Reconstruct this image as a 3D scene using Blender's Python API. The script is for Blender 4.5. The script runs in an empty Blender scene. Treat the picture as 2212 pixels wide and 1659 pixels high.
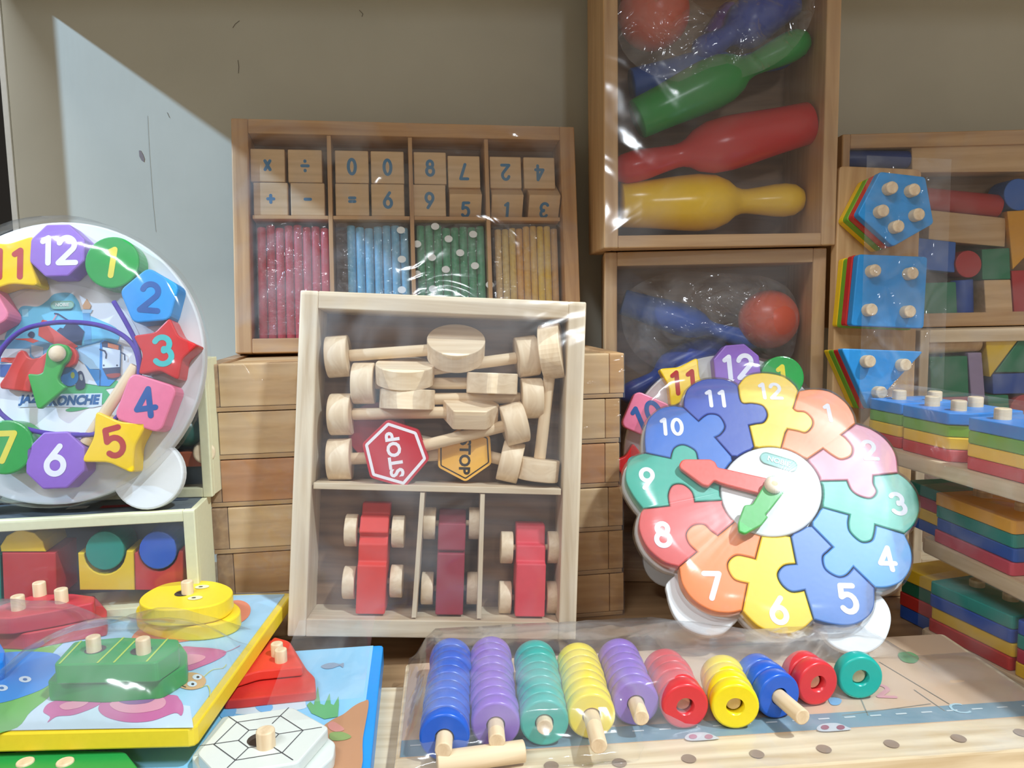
import bpy, bmesh, math, random
from mathutils import Vector, Matrix
from mathutils.geometry import tessellate_polygon
random.seed(7)
S = bpy.context.scene
COL = S.collection
R_ = math.radians

# ------------------------------------------------------------------ camera
CP, CR, CF, CH = R_(6.01), R_(1.04), 1642.6, 0.2847     # pitch, roll, focal px, height above the shelf
CO = Vector((0, -0.87, CH))
_F = Vector((0, math.cos(CP), -math.sin(CP)))
_R0 = Vector((1, 0, 0)); _U0 = Vector((0, math.sin(CP), math.cos(CP)))
_R = _R0 * math.cos(CR) - _U0 * math.sin(CR)
_U = _R0 * math.sin(CR) + _U0 * math.cos(CR)
cam = bpy.data.cameras.new('camera'); camo = bpy.data.objects.new('camera', cam); COL.objects.link(camo)
mw = Matrix.Identity(4)
for i in range(3):
    mw[i][0] = _R[i]; mw[i][1] = _U[i]; mw[i][2] = -_F[i]; mw[i][3] = CO[i]
camo.matrix_world = mw
cam.sensor_fit = 'HORIZONTAL'; cam.sensor_width = 36; cam.lens = 36 * CF / 2212
cam.clip_start = 0.01
S.camera = camo

# ------------------------------------------------------------------ light and exposure
def lin(c):
    return tuple((v / 255 / 12.92 if v / 255 <= .04045 else ((v / 255 + .055) / 1.055) ** 2.4) for v in c)
W = bpy.data.worlds.new('world'); S.world = W; W.use_nodes = True
bg = W.node_tree.nodes['Background']
bg.inputs[0].default_value = (1.0, 0.87, 0.70, 1); bg.inputs[1].default_value = 0.41
def area(name, loc, target, size, power, color, size_y=None, spread=180):
    l = bpy.data.lights.new(name, 'AREA'); l.energy = power; l.color = color; l.size = size
    if size_y: l.shape = 'RECTANGLE'; l.size_y = size_y
    l.spread = R_(spread)
    o = bpy.data.objects.new(name, l); COL.objects.link(o); o.location = loc
    o.rotation_euler = (Vector(target) - Vector(loc)).to_track_quat('-Z', 'Y').to_euler()
    return o
area('key_ceiling_lamp', (1.25, -1.36, 2.3), (0, -.3, .1), .16, 76, (.80, .93, 1.0), .05)
area('shop_tube_lamp', (-.8, -1.95, 2.15), (0, -.2, .2), 1.3, 34, (.90, .95, 1.0), .08)
area('front_fill_light', (.42, -2.1, .78), (.15, -.2, .25), .10, 3.0, (.88, .94, 1.0), .10)  # fill light added out front for glints on film and pins
sp = bpy.data.lights.new('spot_lamp', 'SPOT'); sp.energy = 620; sp.color = (.46, .70, 1.0); sp.spot_size = R_(17); sp.spot_blend = .5; sp.shadow_soft_size = .035
spo = bpy.data.objects.new('spot_lamp', sp); COL.objects.link(spo)
spo.location = (-2.6, -1.75, 2.17)
spo.rotation_euler = (Vector((-.46, 0, .36)) - Vector(spo.location)).to_track_quat('-Z', 'Y').to_euler()
S.view_settings.view_transform = 'Standard'; S.view_settings.look = 'None'
S.view_settings.exposure = 0.0; S.view_settings.gamma = 1.0; S.view_settings.use_curve_mapping = False

# ------------------------------------------------------------------ pixel -> place
def ray(px, py):
    return (_R * ((px - 1106) / CF) - _U * ((py - 829.5) / CF) + _F)
def at_z(px, py, z):
    d = ray(px, py); return CO + d * ((z - CO.z) / d.z)
def at_y(px, py, y):
    d = ray(px, py); return CO + d * ((y - CO.y) / d.y)
def on(M, px, py, h=0.0):                       # local (x, y) on the plane z = h of frame M
    Mi = M.inverted(); o = Mi @ CO; d = Mi.to_3x3() @ ray(px, py)
    t = (h - o.z) / d.z
    return (o.x + d.x * t, o.y + d.y * t)
def fr(pos, lean=0, yaw=0, roll=0):             # upright frame: x right, y up, z towards the viewer
    B0 = Matrix(((1, 0, 0), (0, 0, -1), (0, 1, 0)))
    m = Matrix.Rotation(R_(yaw), 3, 'Z') @ Matrix.Rotation(-R_(lean), 3, 'X') @ B0 @ Matrix.Rotation(R_(roll), 3, 'Z')
    return Matrix.Translation(pos) @ m.to_4x4()
def flat(pos, yaw=0):                           # lying frame: z up
    return Matrix.Translation(pos) @ Matrix.Rotation(R_(yaw), 4, 'Z')
def T(x, y, z): return Matrix.Translation((x, y, z))
def RX(a): return Matrix.Rotation(R_(a), 4, 'X')
def RY(a): return Matrix.Rotation(R_(a), 4, 'Y')
def RZ(a): return Matrix.Rotation(R_(a), 4, 'Z')
def along(a, b, up=(0, 0, 1)):                  # frame at a with z axis pointing to b
    a = Vector(a); b = Vector(b); z = (b - a).normalized(); u = Vector(up)
    if abs(z.dot(u)) > .98: u = Vector((0, 1, 0))
    x = u.cross(z).normalized(); y = z.cross(x)
    m = Matrix.Identity(4)
    for i in range(3): m[i][0] = x[i]; m[i][1] = y[i]; m[i][2] = z[i]; m[i][3] = a[i]
    return m

# ------------------------------------------------------------------ materials
MATS = {}
def base(name):
    m = bpy.data.materials.new(name); m.use_nodes = True
    nt = m.node_tree; p = nt.nodes['Principled BSDF']; return m, nt, p
def paint(name, c, rough=.42, bump=.05, var=.06, spec=.5):
    if name in MATS: return MATS[name]
    m, nt, p = base(name); N = nt.nodes.new; L = nt.links.new
    co = N('ShaderNodeTexCoord'); n = N('ShaderNodeTexNoise'); n.inputs['Scale'].default_value = 260; n.inputs['Detail'].default_value = 3
    L(co.outputs['Object'], n.inputs['Vector'])
    r = N('ShaderNodeMapRange'); L(n.outputs['Fac'], r.inputs[0]); r.inputs[3].default_value = 1 - var; r.inputs[4].default_value = 1 + var
    mx = N('ShaderNodeMix'); mx.data_type = 'RGBA'; mx.blend_type = 'MULTIPLY'; mx.inputs[0].default_value = 1
    mx.inputs[6].default_value = (*lin(c), 1); L(r.outputs[0], mx.inputs[7]); L(mx.outputs[2], p.inputs['Base Color'])
    b = N('ShaderNodeBump'); b.inputs['Strength'].default_value = bump; b.inputs['Distance'].default_value = .001
    L(n.outputs['Fac'], b.inputs['Height']); L(b.outputs[0], p.inputs['Normal'])
    p.inputs['Roughness'].default_value = rough; p.inputs['Specular IOR Level'].default_value = spec
    MATS[name] = m; return m
def wood(name, c1, c2, axis='X', rough=.55, scale=1.0, dots=0.0):
    if name in MATS: return MATS[name]
    m, nt, p = base(name); N = nt.nodes.new; L = nt.links.new
    co = N('ShaderNodeTexCoord'); mp = N('ShaderNodeMapping'); L(co.outputs['Object'], mp.inputs[0])
    s = {'X': (7, 90, 90), 'Y': (90, 7, 90), 'Z': (90, 90, 7)}[axis]
    mp.inputs['Scale'].default_value = tuple(v * scale for v in s)
    n = N('ShaderNodeTexNoise'); n.inputs['Scale'].default_value = 1; n.inputs['Detail'].default_value = 5; n.inputs['Distortion'].default_value = 1.2
    L(mp.outputs[0], n.inputs['Vector'])
    w = N('ShaderNodeTexWave'); w.bands_direction = {'X': 'Y', 'Y': 'X', 'Z': 'X'}[axis]; w.inputs['Scale'].default_value = .30; w.inputs['Distortion'].default_value = 5; w.inputs['Detail'].default_value = 2; w.inputs['Detail Scale'].default_value = .6
    L(mp.outputs[0], w.inputs['Vector'])
    ad = N('ShaderNodeMath'); ad.operation = 'MULTIPLY_ADD'; L(w.outputs['Fac'], ad.inputs[0]); ad.inputs[1].default_value = .16; L(n.outputs['Fac'], ad.inputs[2])
    cr = N('ShaderNodeValToRGB'); cr.color_ramp.elements[0].position = .30; cr.color_ramp.elements[1].position = .80
    cr.color_ramp.elements[0].color = (*lin(c2), 1); cr.color_ramp.elements[1].color = (*lin(c1), 1)
    L(ad.outputs[0], cr.inputs[0]); L(cr.outputs[0], p.inputs['Base Color'])
    b = N('ShaderNodeBump'); b.inputs['Strength'].default_value = .12; b.inputs['Distance'].default_value = .0006
    L(n.outputs['Fac'], b.inputs['Height']); L(b.outputs[0], p.inputs['Normal'])
    p.inputs['Roughness'].default_value = rough
    MATS[name] = m; return m
def film(name, haze=.06, gloss=.10, scale=22, strength=.6, hc=(225, 232, 240), crinkle=.5, rough=.10, cap=.35):
    if name in MATS: return MATS[name]
    m = bpy.data.materials.new(name); m.use_nodes = True; nt = m.node_tree; nt.nodes.clear(); N = nt.nodes.new; L = nt.links.new
    out = N('ShaderNodeOutputMaterial'); tr = N('ShaderNodeBsdfTransparent'); gl = N('ShaderNodeBsdfGlossy'); df = N('ShaderNodeBsdfDiffuse')
    gl.inputs['Roughness'].default_value = rough; df.inputs[0].default_value = (*lin(hc), 1)
    co = N('ShaderNodeTexCoord'); n = N('ShaderNodeTexNoise'); n.inputs['Scale'].default_value = scale; n.inputs['Detail'].default_value = 2.5; n.inputs['Distortion'].default_value = 1.5
    L(co.outputs['Object'], n.inputs['Vector'])
    vo = N('ShaderNodeTexNoise'); vo.noise_type = 'RIDGED_MULTIFRACTAL'; vo.inputs['Scale'].default_value = scale * 1.3; vo.inputs['Detail'].default_value = 1.5; vo.inputs['Distortion'].default_value = .8
    L(co.outputs['Object'], vo.inputs['Vector'])
    ad = N('ShaderNodeMath'); ad.operation = 'MULTIPLY_ADD'; L(vo.outputs[0], ad.inputs[0]); ad.inputs[1].default_value = crinkle * .35; L(n.outputs['Fac'], ad.inputs[2])
    b = N('ShaderNodeBump'); b.inputs['Strength'].default_value = strength; b.inputs['Distance'].default_value = .006
    L(ad.outputs[0], b.inputs['Height']); L(b.outputs[0], gl.inputs['Normal'])
    fz = N('ShaderNodeMapRange'); L(n.outputs['Fac'], fz.inputs[0]); fz.inputs[1].default_value = .42; fz.inputs[2].default_value = .75; fz.inputs[3].default_value = haze * .35; fz.inputs[4].default_value = haze * 2.0
    m1 = N('ShaderNodeMixShader'); L(fz.outputs[0], m1.inputs[0]); L(tr.outputs[0], m1.inputs[1]); L(df.outputs[0], m1.inputs[2])
    fr_ = N('ShaderNodeFresnel'); fr_.inputs[0].default_value = 1.35; L(b.outputs[0], fr_.inputs['Normal'])
    mu = N('ShaderNodeMath'); mu.operation = 'MULTIPLY_ADD'; mu.use_clamp = True; L(fr_.outputs[0], mu.inputs[0]); mu.inputs[1].default_value = gloss * 6; mu.inputs[2].default_value = gloss * .3
    mc = N('ShaderNodeMath'); mc.operation = 'MINIMUM'; L(mu.outputs[0], mc.inputs[0]); mc.inputs[1].default_value = cap
    m2 = N('ShaderNodeMixShader'); L(mc.outputs[0], m2.inputs[0]); L(m1.outputs[0], m2.inputs[1]); L(gl.outputs[0], m2.inputs[2])
    L(m2.outputs[0], out.inputs[0]); MATS[name] = m; return m

PINE = wood('pine', (232, 214, 184), (196, 170, 132))
PINEY = wood('pine_upright', (232, 214, 184), (196, 170, 132), 'Y')
GREYPINE = wood('grey_pine', (226, 210, 184), (190, 166, 134))
GREYPINEY = wood('grey_pine_upright', (226, 210, 184), (190, 166, 134), 'Y')
HONEY = wood('honey_pine', (214, 172, 122), (184, 138, 92))
HONEYY = wood('honey_pine_upright', (214, 172, 122), (184, 138, 92), 'Y')
HONEYD = wood('honey_pine_pale', (226, 194, 150), (200, 162, 118))
TAN = wood('tan_pine', (208, 172, 126), (180, 140, 96))
TANY = wood('tan_pine_upright', (208, 172, 126), (180, 140, 96), 'Y')
PLY = wood('dark_plywood', (150, 118, 90), (108, 82, 62))
BROWNPLY = wood('brown_plywood', (160, 124, 88), (124, 92, 62))
BEECH = wood('beech', (238, 218, 188), (212, 184, 148), scale=1.4)
BEECHZ = wood('beech_long', (236, 214, 180), (208, 178, 140), 'Z', scale=1.4)
ENDG = wood('end_grain', (196, 160, 122), (160, 124, 92), 'Z', scale=1.2)
CREAM = paint('cream_paint', (226, 222, 186), .5)
WHITE = paint('white_paint', (214, 217, 220), .35, var=.02)
BLACK = paint('black_paint', (26, 26, 30), .6)
C = dict(red=(200, 42, 44), blue=(30, 92, 190), sky=(38, 142, 212), green=(40, 150, 70), lime=(112, 172, 40), yellow=(240, 200, 28), teal=(20, 148, 128),
         purple=(140, 98, 190), orange=(240, 128, 50), pink=(226, 118, 150), violet=(70, 40, 130), crimson=(180, 30, 60), pale_blue=(110, 180, 225), amber=(240, 172, 40))
def P(n, **k): return paint('paint_' + n, C[n], **k)
FILM = film('shrink_film', .05, .085)
FILMH = film('shrink_film_hazy', .12, .085, 16)
FILMC = film('shrink_film_creased', .09, .11, 34, .9, crinkle=1.2)

# ------------------------------------------------------------------ object helpers
def tag(o, label=None, cat=None, group=None, kind=None):
    if label: o['label'] = label
    if cat: o['category'] = cat
    if group: o['group'] = group
    if kind: o['kind'] = kind
    return o
def thing(name, M, label, cat, group=None):
    o = bpy.data.objects.new(name, None); COL.objects.link(o); o.empty_display_size = .01; o.matrix_world = M
    return tag(o, label, cat, group)
def link(name, me, mat, parent=None, M=None):
    o = bpy.data.objects.new(name, me); COL.objects.link(o)
    if mat is not None and not me.materials: me.materials.append(mat)
    if parent: o.parent = parent
    if M is not None: o.matrix_basis = M
    return o
def mesh(name, vs, fs, smooth=False):
    me = bpy.data.meshes.new(name); me.from_pydata([tuple(v) for v in vs], [], fs); me.update()
    if smooth:
        for p in me.polygons: p.use_smooth = True
    return me
def copy_tree(o, M, parent=None):
    c = o.copy(); COL.objects.link(c)
    if parent: c.parent = parent
    else: c.matrix_world = M
    for ch in o.children: copy_tree(ch, None, c)
    return c
def area2(p):
    return sum(p[i][0] * p[(i + 1) % len(p)][1] - p[(i + 1) % len(p)][0] * p[i][1] for i in range(len(p))) / 2
def inset(p, d):
    n = len(p); out = []
    for i in range(n):
        a = Vector(p[i - 1]); b = Vector(p[i]); c = Vector(p[(i + 1) % n])
        e1 = (b - a); e2 = (c - b)
        if e1.length < 1e-9: e1 = e2
        if e2.length < 1e-9: e2 = e1
        e1.normalize(); e2.normalize()
        n1 = Vector((-e1.y, e1.x)); n2 = Vector((-e2.y, e2.x)); m = n1 + n2
        if m.length < 1e-6: m = n1
        m.normalize(); k = max(.5, m.dot(n1))
        out.append((b.x + m.x * d / k, b.y + m.y * d / k))
    return out
def prism(poly, z0, z1, bev=.0008):             # solid with softened top and bottom edges
    p = [tuple(q[:2]) for q in poly]
    q = [p[0]]
    for a in p[1:]:
        if (Vector(a) - Vector(q[-1])).length > 1e-6: q.append(a)
    if (Vector(q[0]) - Vector(q[-1])).length < 1e-6: q.pop()
    p = q
    if area2(p) < 0: p.reverse()
    bev = min(bev, abs(z1 - z0) * .45)
    rings = []
    if bev > 0:
        i1 = inset(p, bev); i2 = inset(p, bev * .3)
        rings = [(i1, z0), (i2, z0 + bev * .3), (p, z0 + bev), (p, z1 - bev), (i2, z1 - bev * .3), (i1, z1)]
    else: rings = [(p, z0), (p, z1)]
    vs = []; fs = []; n = len(p)
    for r, z in rings: vs += [(a, b, z) for a, b in r]
    for k in range(len(rings) - 1):
        for i in range(n):
            j = (i + 1) % n; fs.append((k * n + i, k * n + j, (k + 1) * n + j, (k + 1) * n + i))
    top = rings[-1][0]; k = (len(rings) - 1) * n
    if n > 12:
        for t in tessellate_polygon([[Vector((a, b, 0)) for a, b in top]]):
            u = [Vector(top[i]) for i in t]; up = (u[1] - u[0]).cross(u[2] - u[0]) > 0
            f = tuple(t) if up else tuple(t)[::-1]
            fs.append(tuple(k + i for i in f)); fs.append(f[::-1])
    else:
        fs.append(tuple(range(n))[::-1]); fs.append(tuple(k + i for i in range(n)))
    return mesh('solid', vs, fs)
def rrect(w, h, r, cx=0, cy=0, n=4):
    pts = []
    for sx, sy, a0 in ((1, 1, 0), (-1, 1, 90), (-1, -1, 180), (1, -1, 270)):
        for k in range(n + 1):
            a = R_(a0 + 90 * k / n); pts.append((cx + sx * (w / 2 - r) + r * math.cos(a), cy + sy * (h / 2 - r) + r * math.sin(a)))
    return pts
def rpoly(n, r, rot=90, cr=.15, k=4, star=None):   # rounded regular polygon / star
    base_ = []
    m = n * 2 if star else n
    for i in range(m):
        a = R_(rot + 360 * i / m); rr = r * (star if star and i % 2 else 1)
        base_.append(Vector((rr * math.cos(a), rr * math.sin(a))))
    return roundp(base_, cr * r, k)
def roundp(pts, d, k=4):
    out = []; n = len(pts); pts = [Vector(p[:2]) for p in pts]
    for i in range(n):
        a = pts[i - 1]; b = pts[i]; c = pts[(i + 1) % n]
        dd = min(d, (a - b).length * .45, (c - b).length * .45)
        s = b + (a - b).normalized() * dd; e = b + (c - b).normalized() * dd
        for j in range(k + 1):
            t = j / k; q = s * (1 - t) ** 2 + b * 2 * t * (1 - t) + e * t * t; out.append((q.x, q.y))
    return out
def circ(r, n=36, cx=0, cy=0, ry=None, rot=0):
    ry = ry or r
    return [(cx + r * math.cos(2 * math.pi * i / n) * math.cos(rot) - ry * math.sin(2 * math.pi * i / n) * math.sin(rot), cy + r * math.cos(2 * math.pi * i / n) * math.sin(rot) + ry * math.sin(2 * math.pi * i / n) * math.cos(rot)) for i in range(n)]
def catmull(pts, k=6, closed=False):
    P_ = [Vector(p) for p in pts]; n = len(P_); out = []
    seg = n if closed else n - 1
    for i in range(seg):
        p0 = P_[(i - 1) % n] if closed or i > 0 else P_[0]; p1 = P_[i]; p2 = P_[(i + 1) % n]; p3 = P_[(i + 2) % n] if closed or i + 2 < n else P_[-1]
        for j in range(k):
            t = j / k
            out.append(tuple(.5 * ((2 * p1) + (-p0 + p2) * t + (2 * p0 - 5 * p1 + 4 * p2 - p3) * t * t + (-p0 + 3 * p1 - 3 * p2 + p3) * t ** 3)))
    if not closed: out.append(tuple(P_[-1]))
    return out
def lathe(prof, n=28, smooth=True):             # (radius, z) profile about z
    vs = []; fs = []; m = len(prof)
    for r, z in prof:
        for i in range(n):
            a = 2 * math.pi * i / n; vs.append((r * math.cos(a), r * math.sin(a), z))
    for k in range(m - 1):
        for i in range(n):
            j = (i + 1) % n; fs.append((k * n + i, k * n + j, (k + 1) * n + j, (k + 1) * n + i))
    fs.append(tuple(range(n))[::-1]); fs.append(tuple((m - 1) * n + i for i in range(n)))
    me = mesh('turned', vs, fs)
    if smooth:
        for p in me.polygons[:-2]: p.use_smooth = True
    return me
def rod(r, L, n=20, b=None):
    b = b if b is not None else min(r * .18, L * .2)
    return lathe([(r - b, 0), (r - b * .3, b * .3), (r, b), (r, L - b), (r - b * .3, L - b * .3), (r - b, L)], n)
def tube(path, r, n=8):
    vs = []; fs = []; P_ = [Vector(p) for p in path]
    for i, p in enumerate(P_):
        d = (P_[min(i + 1, len(P_) - 1)] - P_[max(i - 1, 0)]).normalized()
        u = Vector((0, 0, 1)) if abs(d.z) < .9 else Vector((1, 0, 0)); x = u.cross(d).normalized(); y = d.cross(x)
        for k in range(n):
            a = 2 * math.pi * k / n; vs.append(p + x * r * math.cos(a) + y * r * math.sin(a))
    for i in range(len(P_) - 1):
        for k in range(n):
            j = (k + 1) % n; fs.append((i * n + k, i * n + j, (i + 1) * n + j, (i + 1) * n + k))
    fs.append(tuple(range(n))[::-1]); fs.append(tuple((len(P_) - 1) * n + k for k in range(n)))
    return mesh('tube', vs, fs, True)
def box(x0, x1, y0, y1, z0, z1, bev=.0008, r=None):
    if r is None: r = bev
    return prism(rrect(abs(x1 - x0), abs(y1 - y0), max(r, .0002), (x0 + x1) / 2, (y0 + y1) / 2, 2), min(z0, z1), max(z0, z1), bev)
def sheet(poly, z):
    p = [tuple(q[:2]) for q in poly]
    if area2(p) < 0: p = p[::-1]
    return mesh('print', [(a, b, z) for a, b in p], [tuple(range(len(p)))])
def ribbon(paths, w, z=0):                      # flat strokes with round ends
    vs = []; fs = []
    z0 = z
    for path in paths:
        pts = [Vector(p) for p in path]
        for a, b in zip(pts, pts[1:]):
            d = b - a
            if d.length < 1e-9: continue
            d.normalize(); nrm = Vector((-d.y, d.x)) * w / 2; k = len(vs); z = z0 + 1.5e-6 * len(fs)
            vs += [(*(a - nrm), z), (*(b - nrm), z), (*(b + nrm), z), (*(a + nrm), z)]; fs.append((k, k + 1, k + 2, k + 3))
        for a in pts:
            k = len(vs); z = z0 + 1.5e-6 * len(fs)
            for i in range(12):
                an = 2 * math.pi * i / 12; vs.append((a.x + w / 2 * math.cos(an), a.y + w / 2 * math.sin(an), z))
            fs.append(tuple(range(k, k + 12)))
    return mesh('strokes', vs, fs)
def arc(cx, cy, rx, ry, a0, a1, n=12):
    return [(cx + rx * math.cos(R_(a0 + (a1 - a0) * i / n)), cy + ry * math.sin(R_(a0 + (a1 - a0) * i / n))) for i in range(n + 1)]
G = {'0': [arc(0, 0, .24, .42, 0, 360, 24)], '1': [[(-.14, .30), (.03, .42), (.03, -.42)]],
     '2': [arc(0, .18, .24, .24, 165, -35, 12) + [(-.26, -.42), (.28, -.42)]],
     '3': [arc(-.02, .2, .23, .22, 150, -80, 12) + arc(-.02, -.19, .26, .24, 80, -150, 12)],
     '4': [[(.12, -.42), (.12, .42), (-.28, -.18), (.28, -.18)]],
     '5': [[(.22, .42), (-.17, .42), (-.2, .06)] + arc(-.01, -.14, .25, .28, 125, -145, 12)],
     '6': [[(.13, .42)] + arc(0, -.16, .25, .26, 140, 500, 24)],
     '7': [[(-.26, .42), (.26, .42), (-.08, -.42)]],
     '8': [arc(0, .21, .2, .2, 0, 360, 18), arc(0, -.19, .25, .24, 0, 360, 20)],
     '9': [[(-.13, -.42)] + arc(0, .16, .25, .26, -40, 320, 24)],
     '+': [[(-.24, 0), (.24, 0)], [(0, -.24), (0, .24)]], '-': [[(-.22, 0), (.22, 0)]], '=': [[(-.22, .12), (.22, .12)], [(-.22, -.12), (.22, -.12)]],
     'x': [[(-.2, -.3), (.2, .3)], [(-.2, .3), (.2, -.3)]], ':': [[(-.26, 0), (.26, 0)], [(0, .3), (0, .34)], [(0, -.3), (0, -.34)]]}
def glyph(txt, h, w, z, sx=1.0):
    adv = .62 if len(txt) > 1 else .6
    paths = []
    for i, ch in enumerate(txt):
        ox = (i - (len(txt) - 1) / 2) * adv
        for s in G[ch]: paths.append([((x * sx + ox) * h, y * h) for x, y in s])
    return ribbon(paths, w, z)
def text(txt, h, z, bold=.03, ext=0.0):
    cu = bpy.data.curves.new('lettering', 'FONT'); cu.body = txt; cu.size = h * 1.37; cu.align_x = 'CENTER'; cu.align_y = 'CENTER'; cu.offset = bold * h; cu.resolution_u = 3; cu.extrude = ext
    o = bpy.data.objects.new('tmp', cu); COL.objects.link(o); bpy.context.view_layer.update()
    me = bpy.data.meshes.new_from_object(o.evaluated_get(bpy.context.evaluated_depsgraph_get()))
    bpy.data.objects.remove(o); me.transform(T(0, 0, z)); me.materials.clear(); return me
def trace(M, pts, h=0.0, k=1, ox=0, oy=0, closed=True, corner=None):
    p = [on(M, ox + a * k, oy + b * k, h) for a, b in pts]
    return p
def film_sheet(w, h, z, amp=.0008, nx=30, ny=30, cx=0, cy=0):
    vs = []; fs = []
    for j in range(ny + 1):
        for i in range(nx + 1):
            e = min(i, nx - i, j, ny - j) > 0
            vs.append((cx + w * (i / nx - .5), cy + h * (j / ny - .5), z + (random.uniform(-amp, amp) if e else 0)))
    for j in range(ny):
        for i in range(nx):
            a = j * (nx + 1) + i; fs.append((a, a + 1, a + nx + 2, a + nx + 1))
    return mesh('film', vs, fs, True)
def inv(M): return M.inverted()
# ------------------------------------------------------------------ the setting
def struct(name, me, mat, M=None):
    o = link(name, me, mat, None, M); o['kind'] = 'structure'; return o
WALLM = fr((-.522, -.045, 0), 0, 3.6)
def wall_mat():
    m, nt, p = base('wall_paint'); N = nt.nodes.new; L = nt.links.new
    co = N('ShaderNodeTexCoord'); n = N('ShaderNodeTexNoise'); n.inputs['Scale'].default_value = 9; n.inputs['Detail'].default_value = 6
    L(co.outputs['Object'], n.inputs['Vector'])
    cr = N('ShaderNodeValToRGB'); cr.color_ramp.elements[0].position = .3; cr.color_ramp.elements[1].position = .7
    cr.color_ramp.elements[0].color = (*lin((188, 186, 171)), 1); cr.color_ramp.elements[1].color = (*lin((196, 194, 179)), 1)
    L(n.outputs['Fac'], cr.inputs[0]); L(cr.outputs[0], p.inputs['Base Color']); p.inputs['Roughness'].default_value = .6
    mp = N('ShaderNodeMapping'); mp.inputs['Scale'].default_value = (60, 12, 60); L(co.outputs['Object'], mp.inputs[0])
    n2 = N('ShaderNodeTexNoise'); n2.inputs['Scale'].default_value = 3; L(mp.outputs[0], n2.inputs['Vector'])
    b = N('ShaderNodeBump'); b.inputs['Strength'].default_value = .08; b.inputs['Distance'].default_value = .001; L(n2.outputs['Fac'], b.inputs['Height']); L(b.outputs[0], p.inputs['Normal'])
    return m
struct('wall_back', box(0, 1.6, -.02, .75, -.015, 0, .001), wall_mat(), WALLM)
struct('trim_1', box(-.006, 0, -.02, .75, -.013, .002, .0005), paint('trim_edge', (228, 230, 226), .5), WALLM)
struct('left_shade_panel', box(-.62, -.595, -.143, .9, -.02, .75), paint('gap_shade', (24, 26, 34), .6), None)  # panel added to block the spot; its near-black colour paints the gap's shade
struct('dark_gap_backing', box(-1.6, -.45, .9, .92, -.02, .9), MATS['gap_shade'], None)  # added sheet, shade of the gap past the wall edge painted near-black
SHELF = wood('shelf_plywood', (168, 134, 98), (138, 106, 74), 'X', .6, .6)
struct('floor', box(-.62, 1.1, -.62, .02, -.02, 0, .001), SHELF, None)
struct('unseen_upper_shelf', box(-.523, 1.1, -.40, .06, .63, .65, .001), paint('shelf_underside', (206, 196, 176), .6), None)  # upper shelf out of view, added and sized to cast the shadow edges
def wallmark(name, pts, mat, label, cat, w=None):
    q = [on(WALLM, *p, .0004) for p in pts]
    me = ribbon([q], w, .0004) if w else sheet(q, .0004)
    o = link(name, me, mat, None, WALLM); tag(o, kind='structure'); return o
DKM = paint('knot_brown', (136, 122, 120), .7); LINEM = paint('seam_grey', (172, 171, 160), .7); MARKM = paint('scuff_brown', (88, 76, 60), .7)
wallmark('trim_2', [(300, 325), (304, 325), (309, 334), (312, 343), (311, 350), (306, 347), (301, 338)], DKM, '', '')
wallmark('trim_3', [(318, 250), (322, 330), (330, 440), (336, 500)], LINEM, '', '', .0004)
wallmark('trim_4', [(503, 60), (508, 52), (517, 45)], MARKM, '', '', .0005)
wallmark('trim_5', [(514, 130), (516, 145), (515, 158)], MARKM, '', '', .0005)
wallmark('trim_6', [(361, 243), (366, 254)], MARKM, '', '', .0004)
wallmark('trim_7', [(776, 22), (784, 30), (782, 36)], MARKM, '', '', .0005)

# ------------------------------------------------------------------ open wooden boxes
def open_box(name, M, w, h, d, t, mx, my, label, cat='box', group=None, back=PLY, tb=None, filmm=FILM, film_h=.0015, zback=None):
    tb = tb or t
    r = thing(name, M, label, cat, group)
    link('side_rail', box(-w / 2, -w / 2 + t, 0, h, -d, 0, .0012), my, r); link('side_rail', box(w / 2 - t, w / 2, 0, h, -d, 0, .0012), my, r)
    link('top_rail', box(-w / 2 + t, w / 2 - t, h - tb, h, -d, -.0004, .0008), mx, r); link('bottom_rail', box(-w / 2 + t, w / 2 - t, 0, tb, -d, -.0004, .0008), mx, r)
    link('back_panel', box(-w / 2 + t * .6, w / 2 - t * .6, tb * .6, h - tb * .6, -d + .0004, -d + .004, .0004), back, r)
    if filmm: link('shrink_wrap', film_sheet(w - .002, h - .002, film_h, .0005, 26, 26, 0, h / 2), filmm, r)
    return r

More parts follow.
